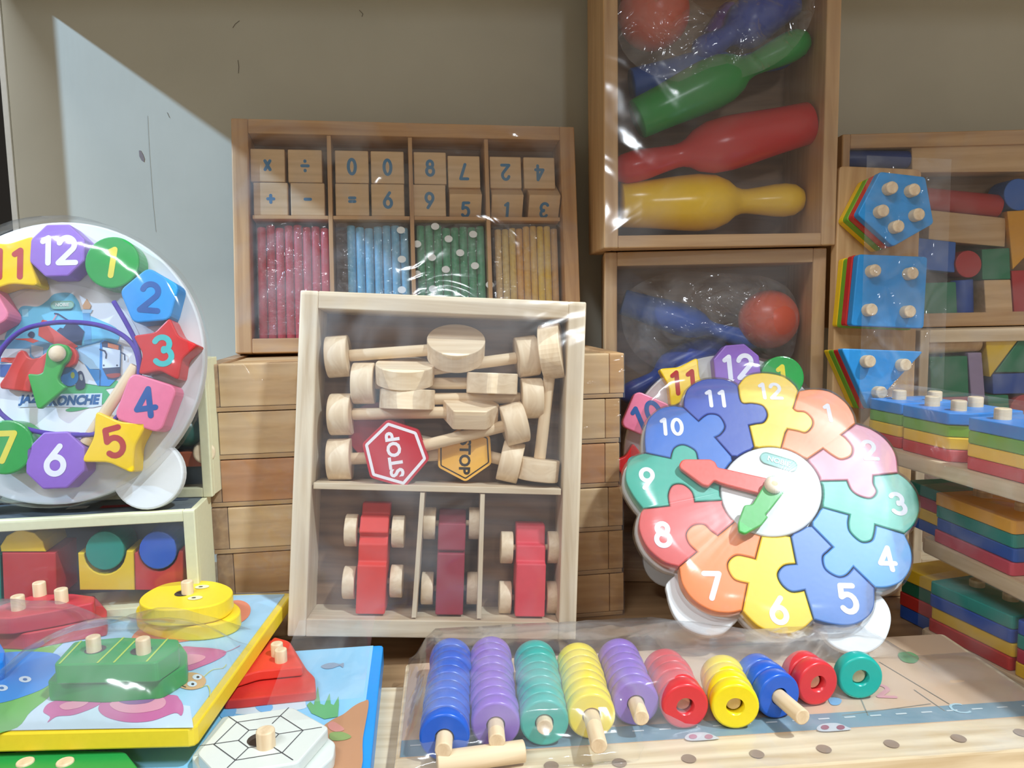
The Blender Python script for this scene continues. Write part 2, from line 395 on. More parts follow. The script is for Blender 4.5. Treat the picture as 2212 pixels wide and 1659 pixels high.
# ---- stack of six shallow boxes
MS = fr((-.0752, -.2270, 0), 0, 8.0)
offs = [(468, 1352, 0), (466, 1350, 1), (460, 1350, 2), (450, 1343, 3), (451, 1344, 4), (457, 1354, 5)]
fronts = [HONEY, HONEY, HONEYD, HONEY, HONEYD, HONEYD]
where = ['bottom one of the tall stack, standing on the shelf', 'second from the bottom of the tall stack', 'third from the bottom of the tall stack', 'fourth from the bottom of the tall stack, with the reddish front', 'second from the top of the tall stack', 'topmost of the tall stack, under the counting box']
for i, (a, b, k) in enumerate(offs):
    dx = ((a + b) / 2 - 903) * .00039 - .003; w = .355 + (b - a - 894) * .0003; zz = .0401 * k + .0002
    m = MS @ T(dx, zz, -abs(a - 456) * .0002)
    r = thing('wooden_box', m, 'shrink-wrapped shallow wooden box, ' + where[i], 'box', 'stacked shallow wooden boxes')
    h = .0392; D = .16
    fm = [HONEY, HONEY, HONEYD, wood('rosy_pine', (206, 150, 104), (180, 124, 80)), HONEYD, HONEYD][i]
    link('front_panel', box(-w / 2 + .0135, w / 2 - .0135, .004, h, -.012, 0, .0006), fm, r)
    for s in (-1, 1):
        x0, x1 = (-w / 2, -w / 2 + .013) if s < 0 else (w / 2 - .013, w / 2)
        link('side_panel', box(x0, x1, .004, h, -D, -.0002, .0006), ENDG if s < 0 else HONEY, r)
    link('back_panel', box(-w / 2 + .0135, w / 2 - .0135, .004, h, -D, -D + .012, .0006), HONEY, r)
    link('base_panel', box(-w / 2 + .0008, w / 2 - .0008, 0, .0036, -D, -.0004, .0004), TAN, r)
    link('lid_panel', box(-w / 2 + .0135, w / 2 - .0135, h - .006, h - .002, -D + .012, -.012, .0004), TAN, r)
    fl = film_sheet(w + .001, h, .0009, .0005, 40, 5, 0, h / 2)
    link('shrink_wrap', fl, film('stack_film', .05, .07, 30, .7), r)

# ---- counting box with cubes and sticks
MK = fr((-.0955, -.1205, .2412), 8.08, 8.75, -.45)
KW, KH, KD = .339, .2275, .040
kb = open_box('counting_box', MK, KW, KH, KD, .0155, HONEY, HONEYY, 'wooden counting set tray with number cubes and coloured sticks, on top of the box stack', 'box', None, PLY, .0140, film('counting_film', .11, .085, 13, .6))
# dividers
hx = [on(MK, 708, 305, -.002), on(MK, 885, 310, -.002), on(MK, 1048, 312, -.002)]
hy = on(MK, 540, 468, -.002)[1]
xs = [-KW / 2 + .0155] + [on(MK, a, b, -.002)[0] for a, b in ((714, 468), (890, 468), (1055, 470))] + [KW / 2 - .0155]
for x in xs[1:4]: link('divider', box(x - .002, x + .002, .0142, KH - .0142, -KD + .004, -.002, .0004), HONEYY, kb)
for i in range(4): link('divider', box(xs[i] + .0022, xs[i + 1] - .0022, hy - .0018, hy + .0018, -KD + .004, -.003, .0004), HONEY, kb)
NUMB = paint('cube_numeral_blue', (66, 128, 176), .6, var=.15)
CUBEW = wood('cube_wood', (232, 200, 158), (212, 178, 134), scale=1.3)
cs = .0325
cubes = [('x', 578, 363, 'x', 0, 0), (':', 659, 364, 'division sign', 0, 0), ('0', 760, 362, '0', 0, 0), ('0', 837, 362, '0', 0, 0), ('8', 929, 366, 'eight', 0, 0), ('7', 1003, 392, 'upside-down seven', 180, 0), ('2', 1093, 396, 'upside-down two', 180, 0), ('4', 1166, 398, 'upside-down four', 180, 0),
         ('+', 585, 438, 'plus sign', 0, 0), ('-', 665, 436, 'minus sign', 0, 0), ('=', 761, 437, 'equals sign', 0, 0), ('6', 838, 437, 'six', 0, 0), ('9', 928, 436, 'nine', 0, 0), ('5', 1006, 447, 'tilted five', 0, 38), ('1', 1096, 447, 'tilted one', 0, 38), ('3', 1176, 449, 'tilted three', 180, 38)]
for k, (g_, px, py, nm, rot, tilt) in enumerate(cubes):
    x, y = on(MK, px, py, -.006)
    if k >= 8: y = hy + .0024 + cs / 2 if tilt == 0 else hy + .0205
    elif k >= 5: y = hy + .0024 + cs * 1.42
    else: y = hy + .0030 + cs * 1.5
    m = MK @ T(x, y, -.006 - cs / 2 if tilt == 0 else -.0095 - cs / 2 + .004) @ RX(tilt)
    row = 'upper row' if k < 8 else 'lower row'
    lab = {2: 'small wooden cube with blue zero, above the equals cube', 3: 'small wooden cube with blue zero, above the six cube'}.get(k, 'small wooden cube with a blue %s in the %s of the counting box' % (nm, row))
    c = thing('number_cube', m, lab, 'cube', 'number cubes in the counting box')
    link('cube_block', box(-cs / 2, cs / 2, -cs / 2, cs / 2, -cs / 2, cs / 2, .0009), CUBEW, c)
    link('numeral', glyph(g_, .0145 if g_ in '+-=x:' else .0175, .0030, cs / 2 + .00015, .8), NUMB, c, RZ(rot))
# sticks
scol = [('red', (205, 66, 84), 'red'), ('blue', (120, 190, 226), 'light blue'), ('green', (70, 164, 120), 'green'), ('yellow', (232, 190, 84), 'yellow')]
spans = [(548, 712, 8), (750, 884, 7), (900, 1058, 8), (1070, 1212, 9)]
WHT = paint('paint_white_spot', (236, 240, 240), .4)
for ci, (nm, col, word) in enumerate(scol):
    a = on(MK, spans[ci][0], 560, -.014)[0]; b = on(MK, spans[ci][1], 560, -.014)[0]; n = spans[ci][2]
    a = max(a, xs[ci] + .004); b = min(b, xs[ci + 1] - .003); r = (b - a) / n / 2
    ordn = ['leftmost', 'second', 'third', 'fourth', 'fifth', 'sixth', 'seventh', 'eighth', 'ninth']
    smooth_top = hy - .006
    for i in range(n):
        j = random.uniform(-.002, .002) - (.002 if ci == 3 and i < 2 else 0)
        L_ = smooth_top - .0146 + j
        c2 = col
        if ci == 3: c2 = [(226, 196, 140), (228, 202, 130), (230, 198, 110), (226, 170, 80), (230, 182, 84), (232, 190, 90), (236, 200, 70), (236, 196, 60), (214, 170, 110)][i]
        lab = '%s wooden counting stick, %s' % (word, 'first at the frame' if (ci == 0 and i == 0) else ordn[i] + ' from the left in its cell') if i else '%s wooden counting stick, leftmost in its cell' % word
        o = link('counting_stick', rod(r * .97, L_, 14, .0012), paint('stick_%s_%d' % (nm, i if ci == 3 else 0), c2, .45, .1), None, MK @ T(a + r * (2 * i + 1), .0146, -.012 - r + random.uniform(-.0008, .0008)) @ RX(-90) @ RZ(random.uniform(0, 360)))
        tag(o, lab, 'stick', word + ' counting sticks')
    h0 = .018; h1 = hy - .004
    bag = link('plastic_bag', film_sheet(xs[ci + 1] - xs[ci] - .009, h1 - h0, -.0085, .0016, 12, 14, (xs[ci] + xs[ci + 1]) / 2, (h0 + h1) / 2), film('bag_film', .07, .12, 60, 1.0, crinkle=1.6), None, MK)
    tag(bag, 'clear crinkled plastic bag around the %s counting sticks' % word, 'bag', 'stick bags')
    if ci in (1, 2):
        spots = {1: [(866, 497), (868, 560), (868, 626)], 2: [(940, 489), (969, 516), (1022, 506), (901, 527), (933, 556), (994, 546), (963, 582), (901, 592), (935, 624), (1058, 615), (1026, 574)]}[ci]
        for px, py in spots:
            x, y = on(MK, px, py, -.0068); link('white_spot', sheet([(x + q[0], y + q[1]) for q in circ(.0042, 12, ry=.0036)], -.0068), WHT, bag)

# ---- car box
MC = fr((-.0649, -.3020, .0270), 6.8, 3.87, -3.41)
CW, CHh, CD = .2239, .2671, .046
cb = open_box('toy_tray', MC, CW, CHh, CD, .0140, GREYPINE, GREYPINEY, 'pale wooden tray of sign posts and red cars leaning on the box stack', 'box', None, PLY, .0136, film('tray_film', .085, .09, 9, .55, crinkle=.8), .0016)
ymid = (on(MC, 673, 1050, -.002)[1] + on(MC, 1216, 1062, -.002)[1]) / 2
link('divider', box(-CW / 2 + .0152, CW / 2 - .0152, ymid - .0025, ymid + .0025, -CD + .0044, -.002, .0005), GREYPINE, cb)
for px, py, qx, qy in ((912, 1070, 893, 1340), (1042, 1070, 1034, 1343)):
    xa = on(MC, px, py, -.003)[0]; xb = on(MC, qx, qy, -.003)[0]
    link('divider', prism([(xb - .0016, .0147), (xb + .0020, .0147), (xa + .0020, ymid - .0032), (xa - .0016, ymid - .0032)], -CD + .0044, -.003, .0004), GREYPINEY, cb)
RW = .0168
def hexpoly(r, rot=0, cr=.10): return rpoly(6, r, rot, cr, 3)
k8 = .2712
def c8(x, y): return (660 + x * k8, 640 + y * k8)
def post(name, bpx, hpx, hb, hh, hn, hr, label, headmat=None, base_r=RW, base_t=.0175, hth=.0145, headrot=90, sign=None, hshape=None):
    b = Vector((*on(MC, *bpx, hb), hb)); h = Vector((*on(MC, *hpx, hh), hh))
    A = along(b, h, (0, 0, 1)); Lp = (h - b).length
    r = thing('sign_post', MC @ A, label, 'sign post', 'toy sign posts in the tray')
    link('base', rod(base_r, base_t, 32, .0010), BEECH, r, T(0, 0, -base_t / 2))
    link('pole', rod(.0048, Lp - .006 - base_t / 2, 16, .0008), BEECHZ, r, T(0, 0, base_t / 2))
    # head: frame with normal hn (in tray frame)
    z = Vector(hn).normalized(); x = (h - b).normalized(); x = (x - z * x.dot(z)).normalized(); y = z.cross(x)
    H = Matrix.Identity(4)
    for i in range(3): H[i][0] = x[i]; H[i][1] = y[i]; H[i][2] = z[i]; H[i][3] = h[i]
    H = inv(A) @ H
    shp = hshape or hexpoly(hr, headrot)
    hd = link('sign_head', prism(shp, -hth / 2, hth / 2, .0007), headmat or BEECH, r, H)
    return r, hd, H, hr, hth
SIGNRED = paint('sign_red', (196, 26, 48), .35, .01); SIGNY = paint('sign_yellow', (236, 178, 76), .35, .01); SIGNW = paint('sign_white', (240, 236, 240), .4); SIGNK = paint('sign_black', (40, 26, 18), .4)
post('sign_post', (731, 770), (985, 752), -.0215, -.020, (0, .80, .60), .0235, 'wooden sign post lying at the top of the tray, its round head seen from below', hshape=circ(.0235, 40), hth=.017)
post('sign_post', (787, 828), (1063, 828), -.0235, -.0195, (0, 1, .02), .0235, 'wooden sign post with dark-grained rectangular edge of its head facing out', hth=.0165)
post('sign_post', (738, 895), (1014, 890), -.0225, -.016, (0, .92, .38), .022, 'wooden sign post with a pointed triangular head, above the yellow STOP sign', hshape=roundp([(.024, .0), (.006, .021), (-.022, .004), (-.012, -.018), (.014, -.016)], .002), hth=.016)
post('sign_post', (1138, 770), (875, 806), -.0240, -.0165, (0, .93, .30), .0235, 'wooden sign post whose half-round head overlaps the upper poles', hshape=circ(.0235, 40), hth=.0155)
post('sign_post', (1147, 860), (880, 862), -.0240, -.0195, (0, 1, .0), .0235, 'wooden sign post with plain head edge-on, under the half-round head', hth=.0160, hshape=circ(.0222, 40))
post('sign_post', (1163, 1014), (1193, 759), -.018, -.018, (1, .16, .25), .0225, 'wooden sign post standing upright along the right side of the tray', hth=.017, hshape=circ(.0225, 40))
r, hd, H, hr, ht = post('sign_post', (1103, 997), (816, 930), -.0245, -.034, (0, 0, 1), .022, 'wooden sign post with a dark red head half hidden behind the red STOP sign', paint('sign_dark_red', (150, 22, 40), .4), hshape=circ(.0235, 36))
def sign(bpx, hpx, hb, hh, pts, col, ringcol, rot, label, txt, txpx, ring_in, ring_w, th, body):
    b = Vector((*on(MC, *bpx, hb), hb)); h = Vector((*on(MC, *hpx, hh), hh))
    r = thing('sign_post', MC @ T(*h), label, 'sign post', 'toy sign posts in the tray')
    poly = [on(MC, *c8(*p), hh) for p in pts]; poly = [(a - h.x, c - h.y) for a, c in poly]
    poly = roundp(poly, .0025, 4)
    hd = link('sign_head', prism(poly, -.013, -.0006, .0006), body, r)
    f = link('sign_face', prism(poly, -.0005, 0, .0002), col, hd)
    q = inset(poly if area2(poly) > 0 else poly[::-1], ring_in)
    link('border_ring', ribbon([q + q[:1]], ring_w, .0001), ringcol, f)
    x, y = on(MC, *txpx, hh)
    link('lettering', text(txt, th, .00015, .05), ringcol, f, T(x - h.x, y - h.y, 0) @ RZ(rot))
    bl = b - h; zc = -.0052
    e = Vector((bl.x, bl.y, bl.z)); A = along(Vector((0, 0, zc)), e, (0, 0, 1))
    link('pole', rod(.0048, (e - Vector((0, 0, zc))).length - .008, 16, .0008), BEECHZ, r, A @ T(0, 0, 0))
    link('base', rod(RW, .0185, 32, .001), BEECH, r, A @ T(0, 0, (e - Vector((0, 0, zc))).length - .0092))
    return r
sign((735, 992), c8(1265, 1260), -.0235, -.0185, [(1265, 1025), (1470, 1115), (1482, 1335), (1275, 1478), (1055, 1362), (1055, 1165)], SIGNY, SIGNK, -90, 'sign post with yellow hexagonal head lettered STOP in black', 'STOP', c8(1265, 1275), .0024, .0010, .0088, SIGNY)
sign((1110, 915), c8(715, 1250), -.0165, -.003, [(650, 982), (900, 1065), (985, 1300), (790, 1525), (515, 1445), (450, 1175)], SIGNRED, SIGNW, 100, 'sign post with red hexagonal head lettered STOP in white', 'STOP', c8(715, 1260), .0031, .0023, .0108, SIGNRED)
# lift the yellow one behind the red pole: its base is drawn by the builder above
def car(x0, x1, profile, col, wheels, label):
    # profile: (pixel y, depth h) down the back of the car
    xa = on(MC, x0, 1200, -.02)[0]; xb = on(MC, x1, 1200, -.02)[0]; xc = (xa + xb) / 2; w = (xb - xa)
    yl = [(on(MC, x0, py, h)[1], h) for py, h in profile]
    ylo = max(yl[-1][0], .0153)
    pts = [(y, h) for y, h in yl[:-1]] + [(ylo, yl[-1][1]), (ylo, -.040), (yl[0][0], -.040)]
    r = thing('toy_car', MC @ T(xc, 0, 0), label, 'toy car', 'red toy cars in the tray')
    me = prism(roundp(pts, .0012, 3), -w / 2, w / 2, .0012)      # extruded along z, then turned so z -> x
    m = Matrix(((0, 0, 1, 0), (1, 0, 0, 0), (0, 1, 0, 0), (0, 0, 0, 1)))
    link('car_body', me, col, r, m)
    for (px, py, h) in wheels:
        x, y = on(MC, px, py, h); s = 1 if x > xc else -1
        link('wheel', rod(.0130, .0098, 26, .0008), BEECH, r, T(s * (w / 2 + .0024), y, h) @ RY(90 * s))
        link('axle', rod(.0025, .003, 10, .0002), BEECHZ, r, T(s * (w / 2 - .0004), y, h) @ RY(90 * s))
    return r
car(776, 838, [(1085, -.030), (1110, -.026), (1114, -.019), (1150, -.013), (1158, -.0175), (1176, -.013), (1212, -.0135), (1222, -.010), (1328, -.009)], paint('car_red', (214, 52, 44), .5, .1), [(760, 1145, -.026), (868, 1148, -.027), (762, 1258, -.026), (866, 1255, -.026)], 'red wooden toy car with wavy roof in the first cell of the tray')
car(945, 1004, [(1100, -.032), (1128, -.020), (1130, -.012), (1188, -.012), (1191, -.0165), (1195, -.011), (1338, -.010)], paint('car_plum', (150, 48, 66), .5, .1), [(928, 1130, -.027), (1022, 1130, -.027), (922, 1270, -.027), (1025, 1270, -.027)], 'plum red wooden toy car with square roof in the middle cell')
car(1114, 1177, [(1130, -.028), (1135, -.024), (1172, -.022), (1178, -.016), (1212, -.015), (1218, -.009), (1338, -.008)], paint('car_rose', (218, 68, 82), .5, .1), [(1092, 1182, -.026), (1190, 1182, -.026), (1086, 1290, -.026), (1192, 1290, -.026)], 'rose red wooden toy car with stepped cab in the right cell')

# ---- bowling sets
M1 = fr((.1967, -.1513, .3343), 0, 2.2, -.08)
M2 = fr((.1968, -.1261, .0), 0, -5.03, -.16)
bowlfilm = film('bowling_film', .07, .10, 7, .75, crinkle=1.3)
ub = open_box('bowling_box', M1, .2184, .285, .10, .0135, TAN, TANY, 'upper wooden bowling set box showing green, red and yellow pins', 'box', 'bowling set boxes', BROWNPLY, .0115, bowlfilm, .0012)
lb = open_box('bowling_box', M2, .2111, .3330, .10, .0125, TAN, TANY, 'lower wooden bowling set box behind the flower clock', 'box', 'bowling set boxes', BROWNPLY, .0135, bowlfilm, .0012)
PINP = [(.0, 0), (.0205, 0), (.0215, .0012), (.0232, .03), (.0262, .06), (.0275, .078), (.0262, .095), (.021, .108), (.0145, .116), (.0122, .122), (.0118, .128), (.0134, .142), (.0155, .156), (.0162, .167), (.0150, .177), (.0105, .1845), (.004, .1875), (.0, .188)]
def pin(M, a, b, h, col, label, s=1.0, h2=None):
    A_ = Vector((*on(M, *a, h), h)); B_ = Vector((*on(M, *b, h2 if h2 is not None else h), h2 if h2 is not None else h))
    L_ = (B_ - A_).length; k = L_ / .188
    me = lathe([(max(r, .0001) * s, z * k) for r, z in PINP], 36)
    me.name = 'pin'
    o = link('bowling_pin', me, col, None, M @ along(A_, B_)); tag(o, label, 'bowling pin', 'bowling pins'); return o
pin(M1, (1340, 443), (1738, 431), -.040, P('yellow', rough=.22), 'yellow bowling pin lying at the bottom of the upper box', 1.0)
pin(M1, (1748, 266), (1322, 372), -.030, P('red', rough=.25), 'red bowling pin lying between the green and the yellow one', .93)
pin(M1, (1376, 258), (1748, 82), -.030, P('green', rough=.25), 'green bowling pin slanting up to the right in the upper box', .88)
pin(M1, (1364, 184), (1715, 118), -.066, P('blue', rough=.3), 'dark blue bowling pin behind the green one', .74)
pin(M1, (1708, -6), (1500, 122), -.056, paint('pin_blue', (32, 76, 190), .3), 'bright blue bowling pin at the top corner of the upper box', .86)
pin(M1, (1540, 92), (1640, -18), -.080, paint('pin_purple', (110, 70, 180), .3), 'purple bowling pin behind the blue ones', .7)
def ball(M, px, py, h, r, col, label):
    me = lathe([(max(.0001, r * math.cos(R_(t))), r * math.sin(R_(t))) for t in range(-90, 91, 9)], 36)
    x, y = on(M, px, py, h); o = link('bowling_ball', me, col, None, M @ T(x, y, h)); tag(o, label, 'ball', 'orange bowling balls'); return o
ORB = paint('ball_orange', (222, 84, 44), .3)
ball(M1, 1412, 30, -.046, .034, ORB, 'orange bowling ball in the top corner of the upper box')
ball(M2, 1660, 690, -.040, .030, ORB, 'orange bowling ball wrapped in the lower box')
pin(M2, (1345, 652), (1640, 742), -.045, P('blue', rough=.3), 'blue bowling pin slanting down beside the orange ball', .62)
pin(M2, (1560, 735), (1340, 860), -.072, paint('pin_blue', (32, 76, 190), .3), 'blue bowling pin crossing under the bag', .7)
pin(M2, (1500, 830), (1560, 715), -.082, P('yellow'), 'yellow bowling pin whose end peeps over the round clock', .6)
def bag(M, pts, h, amp, label, cx, cy):
    n = len(pts); vs = [(*on(M, cx, cy, h + amp), h + amp)]; fs = []; rings = 7
    for k in range(1, rings + 1):
        for i in range(n):
            f = k / rings; px = cx + (pts[i][0] - cx) * f; py = cy + (pts[i][1] - cy) * f
            hh = h + amp * (1 - f ** 2) * random.uniform(.75, 1.1); vs.append((*on(M, px, py, hh), hh))
    for i in range(n): fs.append((0, 1 + i, 1 + (i + 1) % n))
    for k in range(rings - 1):
        for i in range(n):
            j = (i + 1) % n; fs.append((1 + k * n + i, 1 + (k + 1) * n + i, 1 + (k + 1) * n + j, 1 + k * n + j))
    o = link('plastic_bag', mesh('bag', vs, fs, True), film('pin_bag', .08, .14, 30, 1.0, crinkle=1.5), None, M); tag(o, label, 'bag', 'bags around the bowling balls'); return o
def sm(pts, k=4): return catmull(pts, k, True)
bag(M2, sm([(1350, 640), (1440, 590), (1560, 590), (1660, 600), (1715, 640), (1722, 720), (1690, 790), (1560, 800), (1430, 800), (1355, 740)]), -.020, .014, 'clear crinkled bag around the pins of the lower bowling box', 1600, 690)
bag(M1, sm([(1340, 5), (1440, -40), (1530, 20), (1640, -40), (1760, 0), (1700, 120), (1570, 175), (1430, 170), (1345, 110)]), -.012, .008, 'clear gathered bag at the top of the upper bowling box', 1535, 40)

# ------------------------------------------------------------------ number clocks
NW = paint('numeral_white', (226, 226, 240), .45, .02); NBL = paint('numeral_blue', (34, 84, 150), .45, .02); NRD = paint('numeral_red', (176, 40, 36), .45, .02)
NYL = paint('numeral_yellow', (216, 200, 60), .45, .02); NTL = paint('numeral_teal', (60, 178, 178), .45, .02)
def decal(parent, M, pts, mat, z, name='print', k=6, smooth=True, fn=None):
    q = [on(M, *(fn(*p) if fn else p), z) for p in pts]
    if smooth and len(q) > 3: q = catmull(q, k, True)
    return link(name, sheet(q, z), mat, parent)
def dline(parent, M, pts, w, mat, z, name='printed_line', fn=None, k=5):
    q = [on(M, *(fn(*p) if fn else p), z) for p in pts]
    if len(q) > 2: q = catmull(q, k)
    return link(name, ribbon([q], w, z), mat, parent)
BT = .018
WORDS = dict(enumerate('zero one two three four five six seven eight nine ten eleven twelve'.split()))
BLK = {12: ('octagon', P('purple'), NW), 6: ('octagon', P('purple'), NW), 1: ('circle', P('green'), NYL), 7: ('circle', P('green'), NYL), 2: ('pentagon', P('sky'), NBL),
       3: ('star', P('red'), NTL), 4: ('square', P('pink'), NBL), 10: ('square', P('pink'), NBL), 5: ('four point star', P('yellow'), NRD), 11: ('four point star', P('yellow'), NRD), 9: ('star', P('red'), NTL)}
def block_shape(kind, s=1.0, rot=0):
    if kind == 'octagon': return rpoly(8, .0222 * s, 22.5 + rot, .06)
    if kind == 'circle': return circ(.0196 * s, 40)
    if kind == 'pentagon': return rpoly(5, .0228 * s, 90 + rot, .22)
    if kind == 'star': return rpoly(5, .0250 * s, 90 + rot, .12, 3, .60)
    if kind == 'square': return roundp([Vector(p) for p in rrect(.036 * s, .036 * s, .0005)][::5], .006, 5) if False else rrect2(.036 * s, .0062, rot)
    return rpoly(4, .0272 * s, 45 + rot, .16, 4, .55)
def rrect2(w, r, rot):
    a = R_(rot); return [(x * math.cos(a) - y * math.sin(a), x * math.sin(a) + y * math.cos(a)) for x, y in rrect(w, w, r)]
def number_block(M, n, px, py, s, rot, which, holder, grp, th=BT, tr=None):
    kind, col, nc = BLK[n]
    x, y = on(M, px, py, th)
    cn = {12: 'purple', 6: 'purple', 1: 'green', 7: 'green', 2: 'sky blue', 3: 'red', 4: 'pink', 10: 'pink', 5: 'yellow', 11: 'yellow', 9: 'red'}[n]
    b = thing('number_block', M @ T(x, y, .0004), '%s wooden %s block with the number %s on %s' % (cn, kind, WORDS[n], which), 'number block', grp)
    link('block', prism(block_shape(kind, s, rot), 0, th, .0012), col, b)
    link('numeral', glyph(str(n), .0235 * s, .0042 * s, th + .0002), nc, b, RZ(rot * .0 + (tr or 0)))
    return b
ML = fr((-0.3334, -0.2957, 0.2521), 11.12, 3.72, .3)
cx, cy = -.0085, -.004
lc = thing('clock_board', ML @ T(cx, cy, 0), 'white round clock board with vehicle picture standing on the cream box', 'toy clock', 'round shape sorting clocks')
MLc = ML @ T(cx, cy, 0)
link('board', prism(circ(.1075, 96), -.009, 0, .0015), WHITE, lc)
fx, fy = on(MLc, 318, 1025, 0)
for s in (1, -1): link('foot', prism(circ(.0262, 40, s * fx, fy), -.009, -.0002, .0015), WHITE, lc)
STK = lin
def pc(n, c): return paint(n, c, .5, .01, .01)
link('picture_disc', sheet(circ(.0625, 64, on(MLc, 128, 790)[0], on(MLc, 128, 790)[1]), .0003), pc('print_white', (222, 226, 232)), lc)
z = .0006
def ct(x, y): return (x / 5.926, 640 + y / 5.926)
def st(pts, n, c, dz, smooth=False): return decal(lc, MLc, pts, pc('print_' + n, c), z + dz * 1e-4, smooth=smooth, fn=ct)
def sl(pts, w, n, c, dz): return dline(lc, MLc, pts, w, pc('print_' + n, c), z + dz * 1e-4, fn=ct, k=1)
NV = (52, 62, 96)
st([(60, 560), (200, 260), (280, 130), (480, 130), (600, 60), (700, -30), (900, -40), (1000, 60), (1060, 200), (1250, 290), (1500, 420), (1500, 600), (1300, 700), (700, 760), (300, 640)], 'skyblue', (104, 184, 220), 0, True)
st([(280, 170), (360, 160), (365, 260), (290, 265)], 'paleblue', (140, 204, 230), 1)
st([(1060, 200), (1150, 200), (1175, 600), (1080, 620)], 'towerblue', (96, 160, 208), 1)
st([(1045, 170), (1185, 170), (1165, 215), (1055, 215)], 'towerlight', (160, 196, 222), 2)
st([(1055, 120), (1110, 30), (1165, 120), (1150, 165), (1065, 165)], 'peach', (206, 160, 120), 2)
st([(1350, 1190), (1560, 1150), (1500, 1080), (1280, 1080), (1000, 1120), (760, 1150), (600, 1260), (760, 1300), (1300, 1260), (1300, 1390), (1440, 1300)], 'grass', (76, 168, 112), 1)
st([(845, 1450), (980, 1410), (1150, 1420), (1000, 1465), (880, 1475)], 'grass', (76, 168, 112), 1, True)
st([(0, 560), (140, 560), (400, 550), (640, 600), (600, 800), (0, 860)], 'busteal', (86, 140, 180), 1)
st([(160, 545), (400, 535), (500, 570), (420, 600), (330, 565)], 'red', (204, 78, 70), 2)
st([(20, 700), (60, 672), (380, 672), (380, 780), (0, 790)], 'paper', (200, 208, 222), 2)
st([(20, 785), (200, 785), (160, 850), (10, 840)], 'red', (204, 78, 70), 3)
st([(0, 870), (200, 870), (200, 1030), (0, 1030)], 'deepnavy', (58, 88, 150), 3)
st([(400, 620), (555, 650), (550, 760), (440, 790), (400, 740)], 'silver', (150, 158, 170), 3)
st([(500, 380), (540, 300), (600, 310), (640, 390), (1000, 640), (900, 700), (640, 590), (490, 500)], 'red', (204, 78, 70), 4)
st([(725, 440), (770, 400), (810, 410), (850, 350), (990, 360), (1080, 450), (1040, 625), (980, 620), (850, 540)], 'navy', NV, 5)
st([(355, 490), (395, 450), (440, 470), (435, 520), (390, 530)], 'navy', NV, 5, True)
sl([(700, 220), (740, 225), (890, 320)], .0011, 'navy', NV, 6)
sl([(720, 240), (660, 340)], .0008, 'rose', (214, 130, 140), 6)
st([(1000, 660), (1290, 590), (1290, 930), (1150, 930), (1000, 800)], 'busbody', (152, 190, 222), 4)
sl([(985, 660), (1310, 565)], .0010, 'seablue', (60, 130, 180), 5)
st([(850, 900), (960, 880), (1080, 870), (1250, 1140), (1090, 1115), (900, 1150)], 'paper', (200, 208, 222), 5)
st([(1080, 860), (1150, 930), (1290, 940), (1290, 1145), (1250, 1145)], 'royal', (40, 128, 200), 6)
st([(1280, 600), (1310, 565), (1340, 560), (1550, 625), (1540, 900), (1530, 1020), (1480, 1070), (1400, 1150), (1270, 1145)], 'royal', (40, 128, 200), 6)
st([(1300, 590), (1340, 570), (1550, 632), (1545, 700), (1310, 680)], 'navy', NV, 7)
st([(1380, 595), (1520, 630), (1515, 690), (1380, 650)], 'orange', (204, 116, 76), 8)
st([(1312, 650), (1538, 690), (1532, 905), (1310, 920)], 'paper2', (206, 218, 234), 8)
st([(1310, 922), (1540, 908), (1532, 1020), (1480, 1070), (1380, 1060)], 'navy', NV, 8)
st([(1360, 1000), (1530, 985), (1520, 1030), (1420, 1045)], 'brickred', (150, 64, 62), 9, True)
for a in (1328, 1498): st([(a - 13, 885), (a, 872), (a + 13, 885), (a, 898)], 'navy', NV, 9, True)
sl([(1280, 680), (1340, 700), (1360, 740), (1355, 790)], .0011, 'navy', NV, 10)
sl([(1545, 715), (1595, 745), (1598, 815)], .0010, 'navy', NV, 10)
st([(985, 1000), (1010, 960), (1050, 965), (1080, 1040), (1090, 1150), (1040, 1190), (970, 1170)], 'navy', NV, 10, True)
st([(1020, 1010), (1045, 1000), (1060, 1050), (1050, 1080), (1025, 1060)], 'silver', (150, 158, 170), 11, True)
st([(890 + 115 * math.cos(R_(t)), 1030 + 120 * math.sin(R_(t))) for t in range(0, 360, 20)], 'wheelblue', (40, 116, 180), 11)
st([(930 + 26 * math.cos(R_(t)), 1010 + 42 * math.sin(R_(t))) for t in range(0, 360, 30)], 'wheelyellow', (150, 160, 70), 12)
st([(240, 1420), (240, 1300), (280, 1240), (760, 1250), (1310, 1240), (1300, 1400), (1180, 1425), (640, 1410)], 'titleback', (196, 212, 230), 3)
TB = pc('print_titleblue', (30, 92, 150))
for s_, xa_, xb_ in (('JAZ', 238, 520), ('KONCHE', 628, 1288)):
    me = text(s_, .0105, 0, .075)
    for v in me.vertices: v.co.x += v.co.y * .22
    lo = min(v.co.x for v in me.vertices); hi = max(v.co.x for v in me.vertices); ylo = min(v.co.y for v in me.vertices); yhi = max(v.co.y for v in me.vertices)
    A0 = on(MLc, *ct(xa_, 1405), z); A1 = on(MLc, *ct(xb_, 1255), z)
    for v in me.vertices:
        v.co.x = A0[0] + (v.co.x - lo) / (hi - lo) * (A1[0] - A0[0]); v.co.y = A0[1] + (v.co.y - ylo) / (yhi - ylo) * (A1[1] - A0[1]); v.co.z = z + .0005
    link('title_lettering', me, TB, lc)
